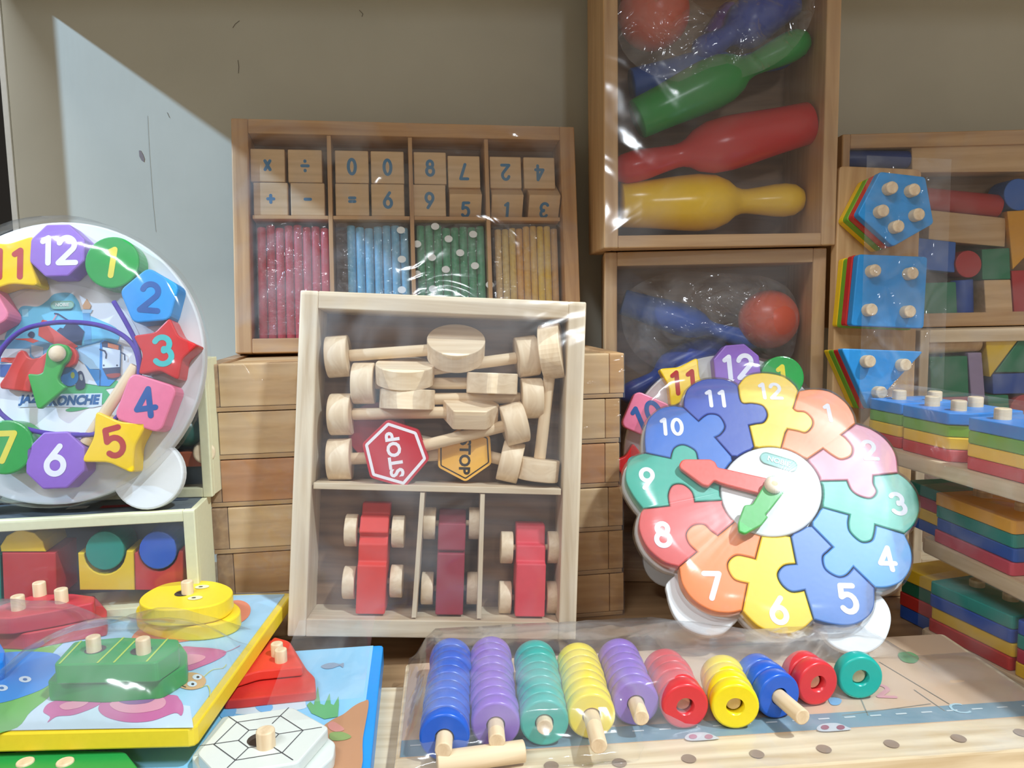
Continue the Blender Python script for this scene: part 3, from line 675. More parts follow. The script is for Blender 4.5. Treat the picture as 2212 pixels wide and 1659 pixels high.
def logo(parent, M, px, py, w, h, z_, rot=0, thick=True):
    x, y = on(M, px, py, z_)
    g = link('logo_badge', prism(rrect(w, h, h * .48), z_, z_ + .0006, .0002), pc('logo_mint', (150, 200, 196)), parent, T(x, y, 0) @ RZ(rot))
    link('badge_rim', ribbon([rrect(w, h, h * .48) + rrect(w, h, h * .48)[:1]], .0007, z_ + .0008), pc('logo_green', (128, 178, 164)), g)
    link('lettering', text('NOBIE', h * .46, z_ + .0010, .03), pc('logo_letter', (236, 244, 244)), g)
logo(lc, MLc, 136, 659, .0165, .0056, .0012)
# hands
RH = paint('hand_red', (206, 56, 46), .4); GH = paint('hand_green', (50, 154, 60), .4)
def hand(parent, M, pts, z0, z1, mat, name, fn=None, rd=.0015):
    q = [on(M, *(fn(*p) if fn else p), z1) for p in pts]; link(name, prism(roundp(q, rd, 4), z0, z1, .0010), mat, parent)
hand(lc, MLc, [(-10, 1120), (60, 1020), (225, 710), (260, 688), (300, 695), (350, 775), (410, 800), (500, 780), (580, 720), (700, 640), (860, 620), (960, 680), (985, 760), (960, 860), (880, 905), (800, 900), (700, 960), (560, 1000), (400, 1080), (385, 1225), (0, 1180)], .002, .0065, RH, 'clock_hand', ct)
hand(lc, MLc, [(590, 700), (640, 620), (740, 600), (850, 625), (900, 720), (860, 830), (800, 880), (735, 1050), (760, 1100), (848, 1165), (520, 1440), (470, 1435), (350, 1010), (370, 990), (480, 1000), (545, 975), (572, 850)], .007, .0115, GH, 'clock_hand', ct)
x, y = on(MLc, 125, 764, .0125); link('centre_knob', lathe([(.0001, 0), (.0055, .0002), (.0062, .0022), (.0050, .0050), (.0022, .0062), (.0001, .0064)], 24), BEECH, lc, T(x, y, .0112))
MTX = film('clock_film', .05, .10, 9, .6, crinkle=1.0)
fvs = []
def film_shell(M, r_in, r_out, zt, zb, n=72, cx_=0, cy_=0, pts=None):
    vs = [(cx_, cy_, zt)]; fs = []; rings = [(.35, zt), (.7, zt), (.92, zt * .95), (1.0, zt * .55), (1.015, zb)]
    for f, zz in rings:
        for i in range(n):
            a = 2 * math.pi * i / n; r = r_out * f * (1 + random.uniform(-.004, .004)) * (1 if pts is None else pts[i % len(pts)])
            vs.append((cx_ + r * math.cos(a), cy_ + r * math.sin(a), zz + random.uniform(-.0007, .0007)))
    for i in range(n): fs.append((0, 1 + i, 1 + (i + 1) % n))
    for k in range(len(rings) - 1):
        for i in range(n):
            j = (i + 1) % n; fs.append((1 + k * n + i, 1 + (k + 1) * n + i, 1 + (k + 1) * n + j, 1 + k * n + j))
    return mesh('film', vs, fs, True)
link('shrink_wrap', film_shell(MLc, 0, .109, .0215, -.006), MTX, lc)
LB = 'the left round clock board'
for n, px, py, s, rot, tr in ((12, 124, 541, .96, 0, 0), (1, 242, 567, 1.0, 0, 8), (2, 324, 642, 1.0, 4, 6), (3, 353, 757, 1.0, -10, -5), (4, 315, 870, 1.0, -20, -6), (5, 247, 955, 1.0, -15, -14), (6, 120, 994, 1.0, 0, 0), (7, 12, 966, 1.0, 0, 0), (11, 20, 570, 1.0, 6, 0), (10, -50, 668, 1.0, 30, 0)):
    number_block(ML, n, px, py, s, rot, LB, lc, 'number blocks on the left round clock', tr=-tr if n in (3, 4) else -tr)
# lace and stick
PURL = paint('lace_purple', (78, 52, 150), .9, .4)
lace = [on(ML, *p, .014) for p in ((247, 652), (275, 698), (298, 745), (304, 790), (298, 830), (278, 870), (250, 905), (215, 935), (175, 940), (120, 938), (60, 927), (15, 905), (-10, 870), (-8, 800), (8, 755), (50, 715), (105, 699), (160, 696), (215, 703), (262, 722), (292, 750), (303, 790), (300, 830))]
o = link('threading_lace', tube(catmull([(a, b, .0150 + .0012 * math.sin(i)) for i, (a, b) in enumerate(lace)], 6), .0018, 8), PURL, None, ML); tag(o, 'fuzzy purple lace looped over the left round clock picture', 'lace')
a = Vector((*on(ML, 182, 958, .014), .0125)); b = Vector((*on(ML, 292, 790, .014), .0125))
o = link('threading_stick', rod(.0042, (b - a).length, 16, .0006), BEECHZ, None, ML @ along(a, b)); tag(o, 'plain wooden threading stick leaning across the left round clock', 'stick')

# rear round clock behind the flower clock
MR = fr((.201, -.168, .138), 9, -3, 4)
MRc = MR
rc = thing('clock_board', MRc, 'white round clock board standing behind the flower clock', 'toy clock', 'round shape sorting clocks')
link('board', prism(circ(.0965, 96), -.009, 0, .0015), WHITE, rc)
for s in (1, -1): link('foot', prism(circ(.025, 36, s * .062, -.092), -.009, -.0002, .0015), WHITE, rc)
link('shrink_wrap', film_shell(MRc, 0, .0972, .0200, -.006), MTX, rc)
for n, px, py, s, rot, tr in ((12, 1592, 793, 1.02, 0, 0), (11, 1478, 826, .98, 12, 0), (1, 1690, 815, 1.0, 0, 0), (10, 1396, 898, 1.0, -28, 18), (9, 1372, 1010, .9, 0, 0)):
    number_block(MR, n, px, py, s, rot, 'the rear round clock', rc, 'number blocks on the rear round clock', th=.016, tr=tr)

# ------------------------------------------------------------------ flower puzzle clock
MP = fr((.2061, -.276, .1326), 38.5, -1.69, -7.7)
kk = 670 / 1566
def c7(x, y): return (1330 + x * kk, 720 + y * kk)
PT = .0125       # top of the pieces
bd = {
 '11-12': [(617, 262, 1), (628, 328), (645, 352), (690, 352), (745, 366), (767, 410), (748, 448), (706, 457), (674, 464, 1), (700, 573, 1)],
 '12-1': [(923, 290, 1), (897, 378, 1), (915, 392), (957, 398), (992, 432), (992, 468), (960, 500), (920, 492), (868, 482, 1), (857, 500, 1), (835, 580, 1)],
 '1-2': [(1213, 455, 1), (1140, 512, 1), (1165, 532), (1196, 575), (1188, 618), (1140, 636), (1098, 618), (1048, 582, 1), (970, 635, 1)],
 '2-3': [(1428, 705, 1), (1302, 718, 1), (1302, 758), (1318, 800), (1288, 832), (1230, 820), (1190, 790), (1168, 742, 1), (1032, 745, 1)],
 '3-4': [(1460, 1012, 1), (1312, 967, 1), (1306, 1010), (1290, 1046), (1240, 1052), (1186, 1005), (1174, 960), (1180, 916, 1), (1045, 878, 1)],
 '4-5': [(1310, 1285, 1), (1202, 1180, 1), (1165, 1220), (1120, 1228), (1060, 1190), (1046, 1130), (1072, 1100), (1096, 1078, 1), (992, 972, 1)],
 '5-6': [(1000, 1445, 1), (955, 1297, 1), (890, 1305), (840, 1270), (818, 1215), (850, 1172), (912, 1163, 1), (884, 1024, 1)],
 '6-7': [(640, 1400, 1), (667, 1262, 1), (600, 1242), (568, 1190), (572, 1148), (610, 1120), (660, 1126), (706, 1138, 1), (736, 1022, 1)],
 '7-8': [(320, 1178, 1), (412, 1102, 1), (370, 1060), (357, 1010), (390, 970), (445, 964), (482, 996), (516, 1020, 1), (606, 946, 1)],
 '8-9': [(138, 885, 1), (272, 870, 1), (266, 812), (288, 766), (340, 762), (385, 798), (400, 850, 1), (540, 842, 1)],
 '9-10': [(150, 603, 1), (278, 630, 1), (295, 580), (342, 562), (400, 590), (414, 628), (420, 655, 1), (540, 700, 1)],
 '10-11': [(342, 372, 1), (418, 442, 1), (466, 408), (522, 416), (552, 468), (530, 508), (502, 524, 1), (586, 620, 1)]}
lobes = {'12': [(660, 215), (740, 198), (840, 214), (900, 256)], '1': [(990, 280), (1080, 292), (1160, 345), (1200, 405)], '2': [(1290, 482), (1365, 535), (1415, 610)],
 '3': [(1480, 745), (1526, 815), (1535, 900), (1505, 970)], '4': [(1495, 1095), (1494, 1180), (1450, 1250), (1380, 1282)], '5': [(1308, 1380), (1268, 1440), (1190, 1475), (1095, 1470)],
 '6': [(950, 1490), (880, 1517), (800, 1515), (720, 1480), (665, 1430)], '7': [(570, 1413), (480, 1400), (390, 1345), (335, 1265)], '8': [(240, 1152), (160, 1082), (118, 990), (122, 915)],
 '9': [(88, 820), (50, 740), (58, 660), (98, 618)], '10': [(145, 525), (160, 440), (218, 382), (285, 365)], '11': [(345, 320), (370, 270), (440, 232), (530, 228), (590, 244)]}
def cornered(pts, k=5):
    out = []; run = []
    for p in pts:
        run.append(p[:2])
        if len(p) == 3:
            if len(run) > 1: out += catmull(run, k)[:-1]
            run = [p[:2]]
    out.append(run[0] if len(run) == 1 else run[-1]); return out
BD = {k: cornered(v) for k, v in bd.items()}
def el_inner(a, b):                              # points on the edge of the centre disc from a to b
    cxx, cyy, rx, ry, rt = 787, 800, 262, 226, R_(8)
    def ang(p):
        dx, dy = p[0] - cxx, p[1] - cyy; u = dx * math.cos(rt) + dy * math.sin(rt); v = -dx * math.sin(rt) + dy * math.cos(rt); return math.atan2(v / ry, u / rx)
    a0, a1 = ang(a), ang(b)
    while a1 > a0: a1 -= 2 * math.pi
    if a0 - a1 > math.pi: a1 += 2 * math.pi
    pts = []
    for i in range(1, 6):
        t = a0 + (a1 - a0) * i / 6; u, v = rx * math.cos(t), ry * math.sin(t)
        pts.append((cxx + u * math.cos(rt) - v * math.sin(rt), cyy + u * math.sin(rt) + v * math.cos(rt)))
    return pts
PCOL = {'12': ('yellow', (244, 204, 24)), '1': ('orange', (240, 132, 56)), '2': ('pink', (214, 120, 146)), '3': ('teal', (40, 168, 146)), '4': ('sky blue', (70, 150, 220)), '5': ('slate blue', (70, 120, 196)),
        '6': ('yellow', (244, 204, 24)), '7': ('orange', (244, 140, 66)), '8': ('coral red', (214, 84, 84)), '9': ('teal', (20, 158, 130)), '10': ('mid blue', (36, 104, 196)), '11': ('deep blue', (28, 68, 172))}
NPOS = {'12': (775, 292), '1': (1075, 402), '2': (1280, 590), '3': (1425, 860), '4': (1368, 1138), '5': (1172, 1340), '6': (822, 1398), '7': (490, 1275), '8': (238, 1015), '9': (158, 733), '10': (278, 472), '11': (508, 330)}
NH = {'12': 94, '1': 100, '2': 105, '3': 115, '4': 120, '5': 135, '6': 125, '7': 130, '8': 120, '9': 110, '10': 95, '11': 98}
pcl = thing('clock_board', MP, 'white flower-shaped puzzle clock backing with two round feet and a white centre', 'toy clock')
order = ['12', '1', '2', '3', '4', '5', '6', '7', '8', '9', '10', '11']
outline = []
for i, k in enumerate(order):
    prev = order[i - 1] + '-' + k; nxt = k + '-' + order[(i + 1) % 12]
    b0 = BD[prev]; b1 = BD[nxt]
    outer = catmull([b0[0]] + lobes[k] + [b1[0]], 5)
    outline += outer[:-1]
    pts = outer + b1[1:] + el_inner(b1[-1], b0[-1]) + b0[::-1][:-1]
    q = [on(MP, *c7(*p), PT) for p in pts]
    if area2(q) < 0: q = q[::-1]
    q = inset(q, .00035)
    cxy = Vector(on(MP, *c7(*NPOS[k]), PT))
    q = [(a - cxy.x, b - cxy.y) for a, b in q]
    pc_ = thing('jigsaw_piece', MP @ T(cxy.x, cxy.y, .0004), '%s wooden jigsaw piece with a white %s on the flower clock' % (PCOL[k][0], WORDS[int(k)]), 'jigsaw piece', 'numbered pieces of the flower clock')
    link('piece', prism(q, 0, PT - .0004, .0009), paint('jigsaw_' + PCOL[k][0].replace(' ', '_'), PCOL[k][1], .38, .03), pc_)
    hN = NH[k] * kk * .00039 * (1.0 if k in ('3', '4', '5', '6', '7') else 1.05)
    link('numeral', glyph(k, hN, hN * .185, PT - .0004 + .0002, .95), NW, pc_, RZ(6))
# backing: outline a little larger, at the board level
q = [on(MP, *c7(*p), PT) for p in outline]
if area2(q) < 0: q = q[::-1]
q = inset(q[::2], -.0016)
link('board', prism(q, -.006, 0, .0012), WHITE, pcl)
for pts in ([(266, 1250), (262, 1320), (290, 1410), (340, 1475), (400, 1510), (470, 1526), (540, 1515), (590, 1475), (622, 1420), (560, 1300), (400, 1180)],
            [(1000, 1440), (1040, 1510), (1090, 1570), (1170, 1608), (1270, 1613), (1350, 1565), (1390, 1480), (1390, 1400), (1350, 1330), (1290, 1290), (1150, 1300)]):
    q = catmull([on(MP, *c7(*p), .001) for p in pts], 5, True); link('foot', prism(q, -.0058, .0002, .0012), WHITE, pcl)
q = [on(MP, *c7(787 + 256 * math.cos(t) * math.cos(R_(8)) - 226 * math.sin(t) * math.sin(R_(8)), 800 + 256 * math.cos(t) * math.sin(R_(8)) + 226 * math.sin(t) * math.cos(R_(8))), PT + .0004) for t in [2 * math.pi * i / 64 for i in range(64)]]
link('centre_disc', prism(q, .0002, PT + .0004, .0012), WHITE, pcl)
x, y = on(MP, *c7(822, 650), PT); logo(pcl, MP, *c7(822, 650), .0285, .0098, PT + .0006, -13)
hand(pcl, MP, [(320, 662), (334, 640), (350, 634), (478, 634), (504, 648), (516, 676), (560, 684), (700, 716), (790, 735), (800, 770), (780, 806), (730, 810), (562, 766), (520, 752), (500, 742), (470, 772), (440, 765), (328, 682)], PT + .002, PT + .0065, paint('hand_coral', (220, 88, 76), .4), 'clock_hand', c7)
hand(pcl, MP, [(752, 760), (765, 725), (800, 714), (845, 722), (866, 755), (852, 800), (790, 880), (757, 915), (772, 925), (738, 968), (655, 1013), (622, 1000), (618, 955), (650, 866), (690, 862)], PT + .007, PT + .0115, paint('hand_bright_green', (76, 176, 86), .4), 'clock_hand', c7)
x, y = on(MP, *c7(797, 764), PT + .014); link('centre_knob', lathe([(.0001, 0), (.006, .0002), (.0070, .0025), (.0058, .0056), (.0028, .0070), (.0001, .0073)], 24), BEECH, pcl, T(x, y, PT + .0108))
qo = [on(MP, *c7(*p), PT) for p in outline]; cc = Vector((sum(a for a, b in qo) / len(qo), sum(b for a, b in qo) / len(qo)))
vs = [(cc.x, cc.y, PT + .018)]; fs = []; nq = len(qo)
for f, zz in ((.15, PT + .0170), (.45, PT + .0095), (.78, PT + .0030), (1.0, PT + .0016), (1.022, PT * .5), (1.03, -.004)):
    for a, b in qo:
        dv = Vector((a - cc.x, b - cc.y)); rr_ = dv.length if f > .9 else .112; dv.normalize()
        vs.append((cc.x + dv.x * rr_ * f, cc.y + dv.y * rr_ * f, zz + random.uniform(-.00005, .00005)))
for i in range(nq): fs.append((0, 1 + i, 1 + (i + 1) % nq))
for k in range(5):
    for i in range(nq):
        j = (i + 1) % nq; fs.append((1 + k * nq + i, 1 + (k + 1) * nq + i, 1 + (k + 1) * nq + j, 1 + k * nq + j))
link('shrink_wrap', mesh('film', vs, fs, True), film('flower_film', .035, .22, 7, .30, crinkle=.4, rough=.22, cap=.38), pcl)

# ------------------------------------------------------------------ leaning peg sorter
MG = fr((.3405, -.1587, .1849), 4.42, 4.7, -2.6)
k6 = .3857
def c6(x, y): return (1780 + x * k6, 260 + y * k6)
gs = thing('peg_sorter', MG, 'upright wooden peg board with blue pentagon, square and triangle pieces', 'peg sorter')
link('board', box(-.0404, .0404, -.1835, .2215, -.012, 0, .0012, .004), TANY, gs)
LT = .0088
LAY = [('yellow', P('yellow')), ('lime', P('lime')), ('red', P('red')), ('sky', P('sky'))]
SH = {'pentagon': ([(310, 290), (565, 320), (612, 580), (385, 710), (185, 530)], [(385, 375), (510, 387), (335, 505), (535, 525), (420, 592)]),
      'square': ([(190, 750), (578, 765), (556, 1166), (150, 1150)], [(290, 840), (500, 855), (270, 1060), (485, 1070)]),
      'triangle': ([(100, 1280), (560, 1297), (255, 1625)], [(260, 1350), (460, 1370), (325, 1525)])}
TPH = LT * 4
for shp, (pts, pegs) in SH.items():
    q = [on(MG, *c6(*p), TPH) for p in pts]
    c0 = (sum(p[0] for p in q) / len(q), sum(p[1] for p in q) / len(q)); ql = roundp([(a - c0[0], b - c0[1]) for a, b in q], .003)
    for li, (cn, m) in enumerate(LAY):
        pos = ['bottom yellow', 'second, lime green', 'third, red', 'top, blue'][li]
        o = link('shape_piece', prism(ql, 0, LT - .0002, .0009), m, None, MG @ T(c0[0], c0[1], LT * li + .0002) @ T(random.uniform(-.0006, .0006), random.uniform(-.0006, .0006), 0))
        tag(o, '%s wooden %s piece, %s layer on the upright peg board' % (['yellow', 'lime green', 'red', 'blue'][li], shp, ['bottom', 'second', 'third', 'top'][li]), 'shape piece', 'pieces on the upright peg board')
    for p in pegs:
        x, y = on(MG, *c6(*p), TPH + .008); link('peg', rod(.0056, TPH + .008, 16, .001), BEECHZ, gs, T(x, y, 0))
        x2, y2 = on(MG, *c6(p[0] - 6, p[1] + 12), TPH); 
link('shrink_wrap', film_sheet(.078, .40, TPH + .0095, .0016, 10, 40, 0, .019), film('sorter_film', .06, .13, 30, 1.0, crinkle=1.5), gs)

# ------------------------------------------------------------------ boxes of building blocks at the back
xl, zt_ = .3467, .4514
zb = .2525
MB1 = fr((.5067, -.066, zb), 0, -1.35, .2)
bb1 = open_box('block_box', MB1, .32, zt_ - zb + .002, .05, .0085, TAN, TANY, 'upper wooden box of coloured building blocks behind the peg board', 'box', 'boxes of building blocks', BROWNPLY, .0145, film('blockbox_film', .10, .08, 10, .5), .001)
MB2 = fr((.5745, -.105, .0), 0, -1.35, .2)
bb2 = open_box('block_box', MB2, .32, .2515, .06, .0095, PINE, PINEY, 'lower wooden box of building blocks, in front of the upper one', 'box', 'boxes of building blocks', BROWNPLY, .013, MATS['blockbox_film'], .001)
def blk(M, pts, h, d, col, label, cyl=None, soft=.0012):
    q = [on(M, *c6(*p), h) for p in pts]; c0 = (sum(p[0] for p in q) / len(q), sum(p[1] for p in q) / len(q)); ql = [(a - c0[0], b - c0[1]) for a, b in q]
    if len(ql) <= 5: ql = roundp(ql, soft, 3)
    o = link('building_block', prism(ql, -d, 0, .0009), col, None, M @ T(c0[0], c0[1], h)); tag(o, label, 'building block', 'building blocks in the back boxes')
def cylb(M, a, b, rpx, h, col, label):
    A_ = Vector((*on(M, *c6(*a), h), h)); B_ = Vector((*on(M, *c6(*b), h), h)); r = (Vector(on(M, *c6(a[0], a[1] + rpx), h)) - Vector(on(M, *c6(*a), h))).length
    A_.z = B_.z = h - r
    o = link('building_block', rod(r, (B_ - A_).length, 28, .0009), col, None, M @ along(A_, B_)); tag(o, label, 'building block', 'building blocks in the back boxes')
Bl, Rd, Gn, Yl, Wd, Or, Pu = paint('block_blue', (38, 78, 160)), paint('block_red', (176, 40, 44)), paint('block_green', (24, 120, 84)), paint('block_yellow', (222, 186, 30)), wood('block_wood', (218, 186, 142), (196, 160, 116), scale=1.2), paint('block_orange', (222, 160, 40)), paint('block_lilac', (150, 136, 170))
h1 = -.005
cylb(MB1, (130, 205), (492, 212), 50, h1, paint('block_navy', (24, 58, 130)), 'dark blue cylinder block lying at the top left of the upper block box')
blk(MB1, [(490, 140), (1300, 122), (1300, 285), (494, 292)], h1, .03, Wd, 'long plain wooden block along the top of the upper block box')
cylb(MB1, (585, 432), (1010, 475), 66, h1, Rd, 'red cylinder block beside the pentagon piece')
blk(MB1, [(595, 502), (1020, 547), (1014, 710), (585, 668)], h1 - .004, .025, Wd, 'plain wooden block under the red cylinder')
blk(MB1, [(505, 655), (740, 682), (733, 852), (505, 830)], h1 - .002, .025, paint('block_bright_blue', (50, 104, 190)), 'bright blue block below the plain wooden block')
blk(MB1, [(810 + 74 * math.cos(R_(t)), 805 + 76 * math.sin(R_(t))) for t in range(0, 360, 15)], h1 + .001, .03, Rd, 'round red block end in the middle of the upper block box')
blk(MB1, [(884, 722), (1040, 714), (1046, 890), (888, 892)], h1, .03, Gn, 'green square block beside the round red end')
blk(MB1, [(520, 912), (740, 905), (748, 1108), (520, 1114)], h1, .03, Gn, 'dark green block in the bottom row of the upper block box')
cylb(MB1, (802, 892), (806, 1104), 58, h1, Bl, 'blue cylinder block standing in the bottom row of the upper block box')
blk(MB1, [(896, 895), (1046, 892), (1060, 1092), (908, 1100)], h1 + .001, .03, Wd, 'plain wooden square block in the bottom row of the upper block box')
blk(MB1, [(1026, 508), (1230, 498), (1230, 660), (1058, 836)], h1 + .001, .02, Or, 'orange triangular block at the photo edge in the upper block box')
blk(MB1, [(1050, 842), (1240, 835), (1240, 1090), (1068, 1094)], h1, .03, Rd, 'red block at the bottom right of the upper block box')
blk(MB1, [(1092 + 84 * math.cos(R_(t)), 415 + 90 * math.sin(R_(t))) for t in range(0, 360, 15)], h1 + .001, .03, paint('block_bright_blue', (50, 104, 190)), 'round bright blue block end beside the red cylinder')
h2 = -.006
cylb(MB2, (582, 1260), (892, 1242), 55, h2, Wd, 'plain wooden cylinder block at the top of the lower block box')
blk(MB2, [(592, 1326), (804, 1320), (812, 1545), (602, 1552)], h2, .03, Gn, 'green square block in the lower block box')
blk(MB2, [(806, 1302), (884, 1300), (904, 1560), (826, 1565)], h2 - .002, .03, Pu, 'narrow lilac block beside the green square in the lower block box')
blk(MB2, [(905, 1224), (1096, 1220), (930, 1440)], h2 + .001, .02, Yl, 'yellow triangular block in the lower block box')
blk(MB2, [(1104, 1216), (1290, 1212), (1290, 1410), (960, 1412)], h2, .02, Gn, 'green triangular block beside the yellow triangle')
blk(MB2, [(945, 1422), (1290, 1410), (1290, 1526), (948, 1534)], h2, .03, Bl, 'long blue block in the lower block box')
blk(MB2, [(918, 1540), (1034, 1538), (1040, 1640), (922, 1640)], h2, .03, Gn, 'small green block under the long blue block')
blk(MB2, [(1130 + 92 * math.cos(R_(t)), 1640 - 104 * math.sin(R_(t))) for t in range(0, 181, 15)], h2, .03, Rd, 'red half-round block at the bottom of the lower block box')
blk(MB2, [(640, 1552), (815, 1548), (820, 1640), (640, 1640)], h2, .03, Rd, 'red block mostly hidden under the green square of the lower block box')

# ------------------------------------------------------------------ cream boxes on the left
def flatbox(name, M, w, h, d, t, label, cat='box', group=None, top=None):
    r = thing(name, M, label, cat, group)
    link('front_frame', box(-w, -w + t, 0, h, -.006, 0, .0006), CREAM, r)
    link('front_frame', box(-t, 0, 0, h, -.006, 0, .0006), CREAM, r)
    link('front_frame', box(-w + t, -t, h - t, h, -.006, -.0002, .0006), CREAM, r)
    link('front_frame', box(-w + t, -t, 0, t, -.006, -.0002, .0006), CREAM, r)
    link('side_panel', box(-t * .55, -.0002, .0005, h - .0005, -d, -.0062, .0006), CREAM, r)
    link('side_panel', box(-w + .0002, -w + t * .55, .0005, h - .0005, -d, -.0062, .0006), CREAM, r)
    link('top_panel', box(-w + t * .55, -t * .55, h - .006, h - .0004, -d, -.0062, .0006), top or CREAM, r)
    link('base_panel', box(-w + t * .55, -t * .55, 0, .005, -d, -.0062, .0006), CREAM, r)
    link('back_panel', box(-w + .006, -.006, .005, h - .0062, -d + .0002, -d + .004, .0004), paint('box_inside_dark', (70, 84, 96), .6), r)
    return r
cxr = at_z(414, 1107, .1345)
MCB = fr((cxr.x, cxr.y + .005, .0540), 0, 8.5)
CBW, CBH = .26, .081
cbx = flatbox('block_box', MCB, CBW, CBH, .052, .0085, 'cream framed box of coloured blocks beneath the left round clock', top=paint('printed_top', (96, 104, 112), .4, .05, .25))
for i, (col, x0, x1, z0, z1) in enumerate([((150, 40, 50), -.075, -.045, -.030, -.022), ((210, 210, 205), -.100, -.085, -.034, -.024), ((60, 70, 90), -.060, -.014, -.045, -.034)]):
    link('top_print', sheet([(x0, z0), (x1, z0 + .002), (x1, z1), (x0, z1)], .0003), paint('top_print_%d' % i, col, .5), cbx, T(0, CBH - .0004, 0) @ RX(-90) @ Matrix.Scale(-1, 4, (0, 1, 0)))
link('shrink_wrap', film_sheet(CBW, CBH, .001, .0004, 20, 8, -CBW / 2, CBH / 2), film('creambox_film', .06, .08, 8, .4), cbx)
def cblk(pts, h, d, col, label, round_=False):
    q = [on(MCB, *p, h) for p in pts]; c0 = (sum(p[0] for p in q) / len(q), sum(p[1] for p in q) / len(q)); ql = [(a - c0[0], b - c0[1]) for a, b in q]
    o = link('building_block', prism(ql, -d, 0, .0008), col, None, MCB @ T(c0[0], c0[1], h)); tag(o, label, 'building block', 'blocks in the cream box')
def circp(cx_, cy_, r, a0=0, a1=360, n=24, ry=None): return [(cx_ + r * math.cos(R_(a0 + (a1 - a0) * i / n)), cy_ + (ry or r) * math.sin(R_(a0 + (a1 - a0) * i / n))) for i in range(n + (0 if a1 - a0 == 360 else 1))]
hb = -.010
TEALB, BLUEB = paint('block_teal', (22, 138, 124)), paint('block_royal', (34, 84, 190))
yb = 1275
cblk([(168, 1195), (182, 1195)] + [(226 + 45 * math.cos(R_(a)), 1195 + 46 * math.sin(R_(a))) for a in range(170, 9, -16)] + [(273, 1190), (288, 1190), (290, yb), (172, yb)], hb, .03, paint('block_sunny', (232, 196, 30)), 'yellow block with a scooped top holding the teal round block')
cblk(circp(226, 1190, 42), hb + .001, .03, TEALB, 'teal round block sitting in the scooped yellow block')
cblk([(290, 1195), (299, 1192)] + [(342 + 43 * math.cos(R_(a)), 1188 + 46 * math.sin(R_(a))) for a in range(170, 9, -16)] + [(387, 1190), (396, 1190), (396, yb), (292, yb)], hb - .001, .03, paint('block_brick', (190, 52, 56)), 'red block with a scooped top holding the blue round block')
cblk(circp(341, 1189, 41), hb + .001, .03, BLUEB, 'blue round block sitting in the scooped red block')
cblk([(2, 1192), (0, 1180), (14, 1158), (42, 1143), (74, 1152), (92, 1170), (98, 1192)], hb, .04, paint('block_sunny', (232, 196, 30)), 'yellow half-round block on top of the plain red one')
cblk([(4, 1194), (120, 1194), (122, yb + 20), (8, yb + 20)], hb, .04, paint('block_brick', (190, 52, 56)), 'large plain red block under the yellow half-round block')
cblk([(-60, 1200), (0, 1200), (2, yb + 20), (-60, yb + 20)], hb - .002, .03, TEALB, 'teal block at the frame edge left of the plain red block')
# rear cream box, standing on the front one
u0 = at_y(452, 772, -.262)
MU = fr((u0.x, -.272, .1350), 0, 3)
UH = u0.z - .1350
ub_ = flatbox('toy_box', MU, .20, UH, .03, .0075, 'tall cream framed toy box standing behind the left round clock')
link('shrink_wrap', film_sheet(.2, UH, .001, .0004, 10, 8, -.1, UH / 2), MATS['creambox_film'], ub_)
def in_u(px, py, h): return on(MU, px, py, h)
x, y = in_u(405, 930, -.015); o = link('building_ball', lathe([(max(.0001, .013 * math.cos(R_(t))), .013 * math.sin(R_(t))) for t in range(-90, 91, 10)], 28), paint('ball_green', (16, 92, 80), .3), None, MU @ T(x, y, -.015)); tag(o, 'dark green round ball in the tall cream box', 'ball')
x, y = in_u(433, 975, -.012); o = link('wooden_spool', rod(.0085, .018, 20), BEECH, None, MU @ T(x, y, -.020) @ RY(20)); tag(o, 'small wooden spool below the dark green ball', 'spool')
x, y = in_u(400, 990, -.012); o = link('building_block', box(-.022, .022, -.006, .006, -.008, .008), paint('block_rust', (168, 84, 52)), None, MU @ T(x, y, -.014)); tag(o, 'rust coloured block lying under the ball in the tall cream box', 'building block')

# ------------------------------------------------------------------ lower left puzzles
LZ = .0105
lp = link('plank', box(-.36, .335, -.50, -.345, 0, LZ, .0012, .003), PINE, None); tag(lp, 'pale wooden base board of a toy lying under the blue-edged puzzle and the bead toy', 'board')
BZ = .0262
pA = at_z(828, 1392, BZ); pB = at_z(800, 1659, BZ)
yawB = math.degrees(math.atan2(pB.x - pA.x, pA.y - pB.y))
MBL = flat((pA.x, pA.y, BZ), -0) @ RZ(yawB)
def prn(n, c): return paint('art_' + n, c, .35, .01, .01)
bp = thing('peg_puzzle', MBL, 'blue-edged sea picture peg puzzle lying in front of the wooden tray', 'puzzle')
BTH = BZ - LZ
link('board', box(-.20, 0, -.20, .0, -BTH, -.0004, .0010, .003), paint('edge_blue', (30, 150, 232), .35), bp)
link('picture', box(-.196, -.0075, -.196, -.0012, -.0005, .0002, .0001), prn('seablue', (140, 200, 236)), bp)
k5 = .2525
def c5(x, y): return (380 + x * k5, 1240 + y * k5)
def art(parent, M, fn, pts, mat, z, smooth=True): return decal(parent, M, pts, mat, z, 'print', 5, smooth, fn)
art(bp, MBL, c5, [(1250, 1330), (1330, 1250), (1430, 1200), (1520, 1130), (1600, 1090), (1650, 1100), (1600, 1400), (1560, 1700), (1200, 1700), (1300, 1500)], prn('rock', (190, 140, 104)), .0005)
art(bp, MBL, c5, [(1120, 1120), (1150, 1090), (1180, 1120), (1215, 960), (1235, 1110), (1270, 1120), (1315, 1020), (1325, 1110), (1350, 1120), (1392, 1045), (1395, 1120), (1385, 1220), (1270, 1240), (1160, 1190)], prn('weed', (104, 176, 120)), .0007, False)
art(bp, MBL, c5, [(1240, 790), (1290, 765), (1350, 758), (1400, 768), (1435, 760), (1430, 800), (1400, 785), (1340, 805), (1280, 810)], prn('fish', (140, 160, 184)), .0006)
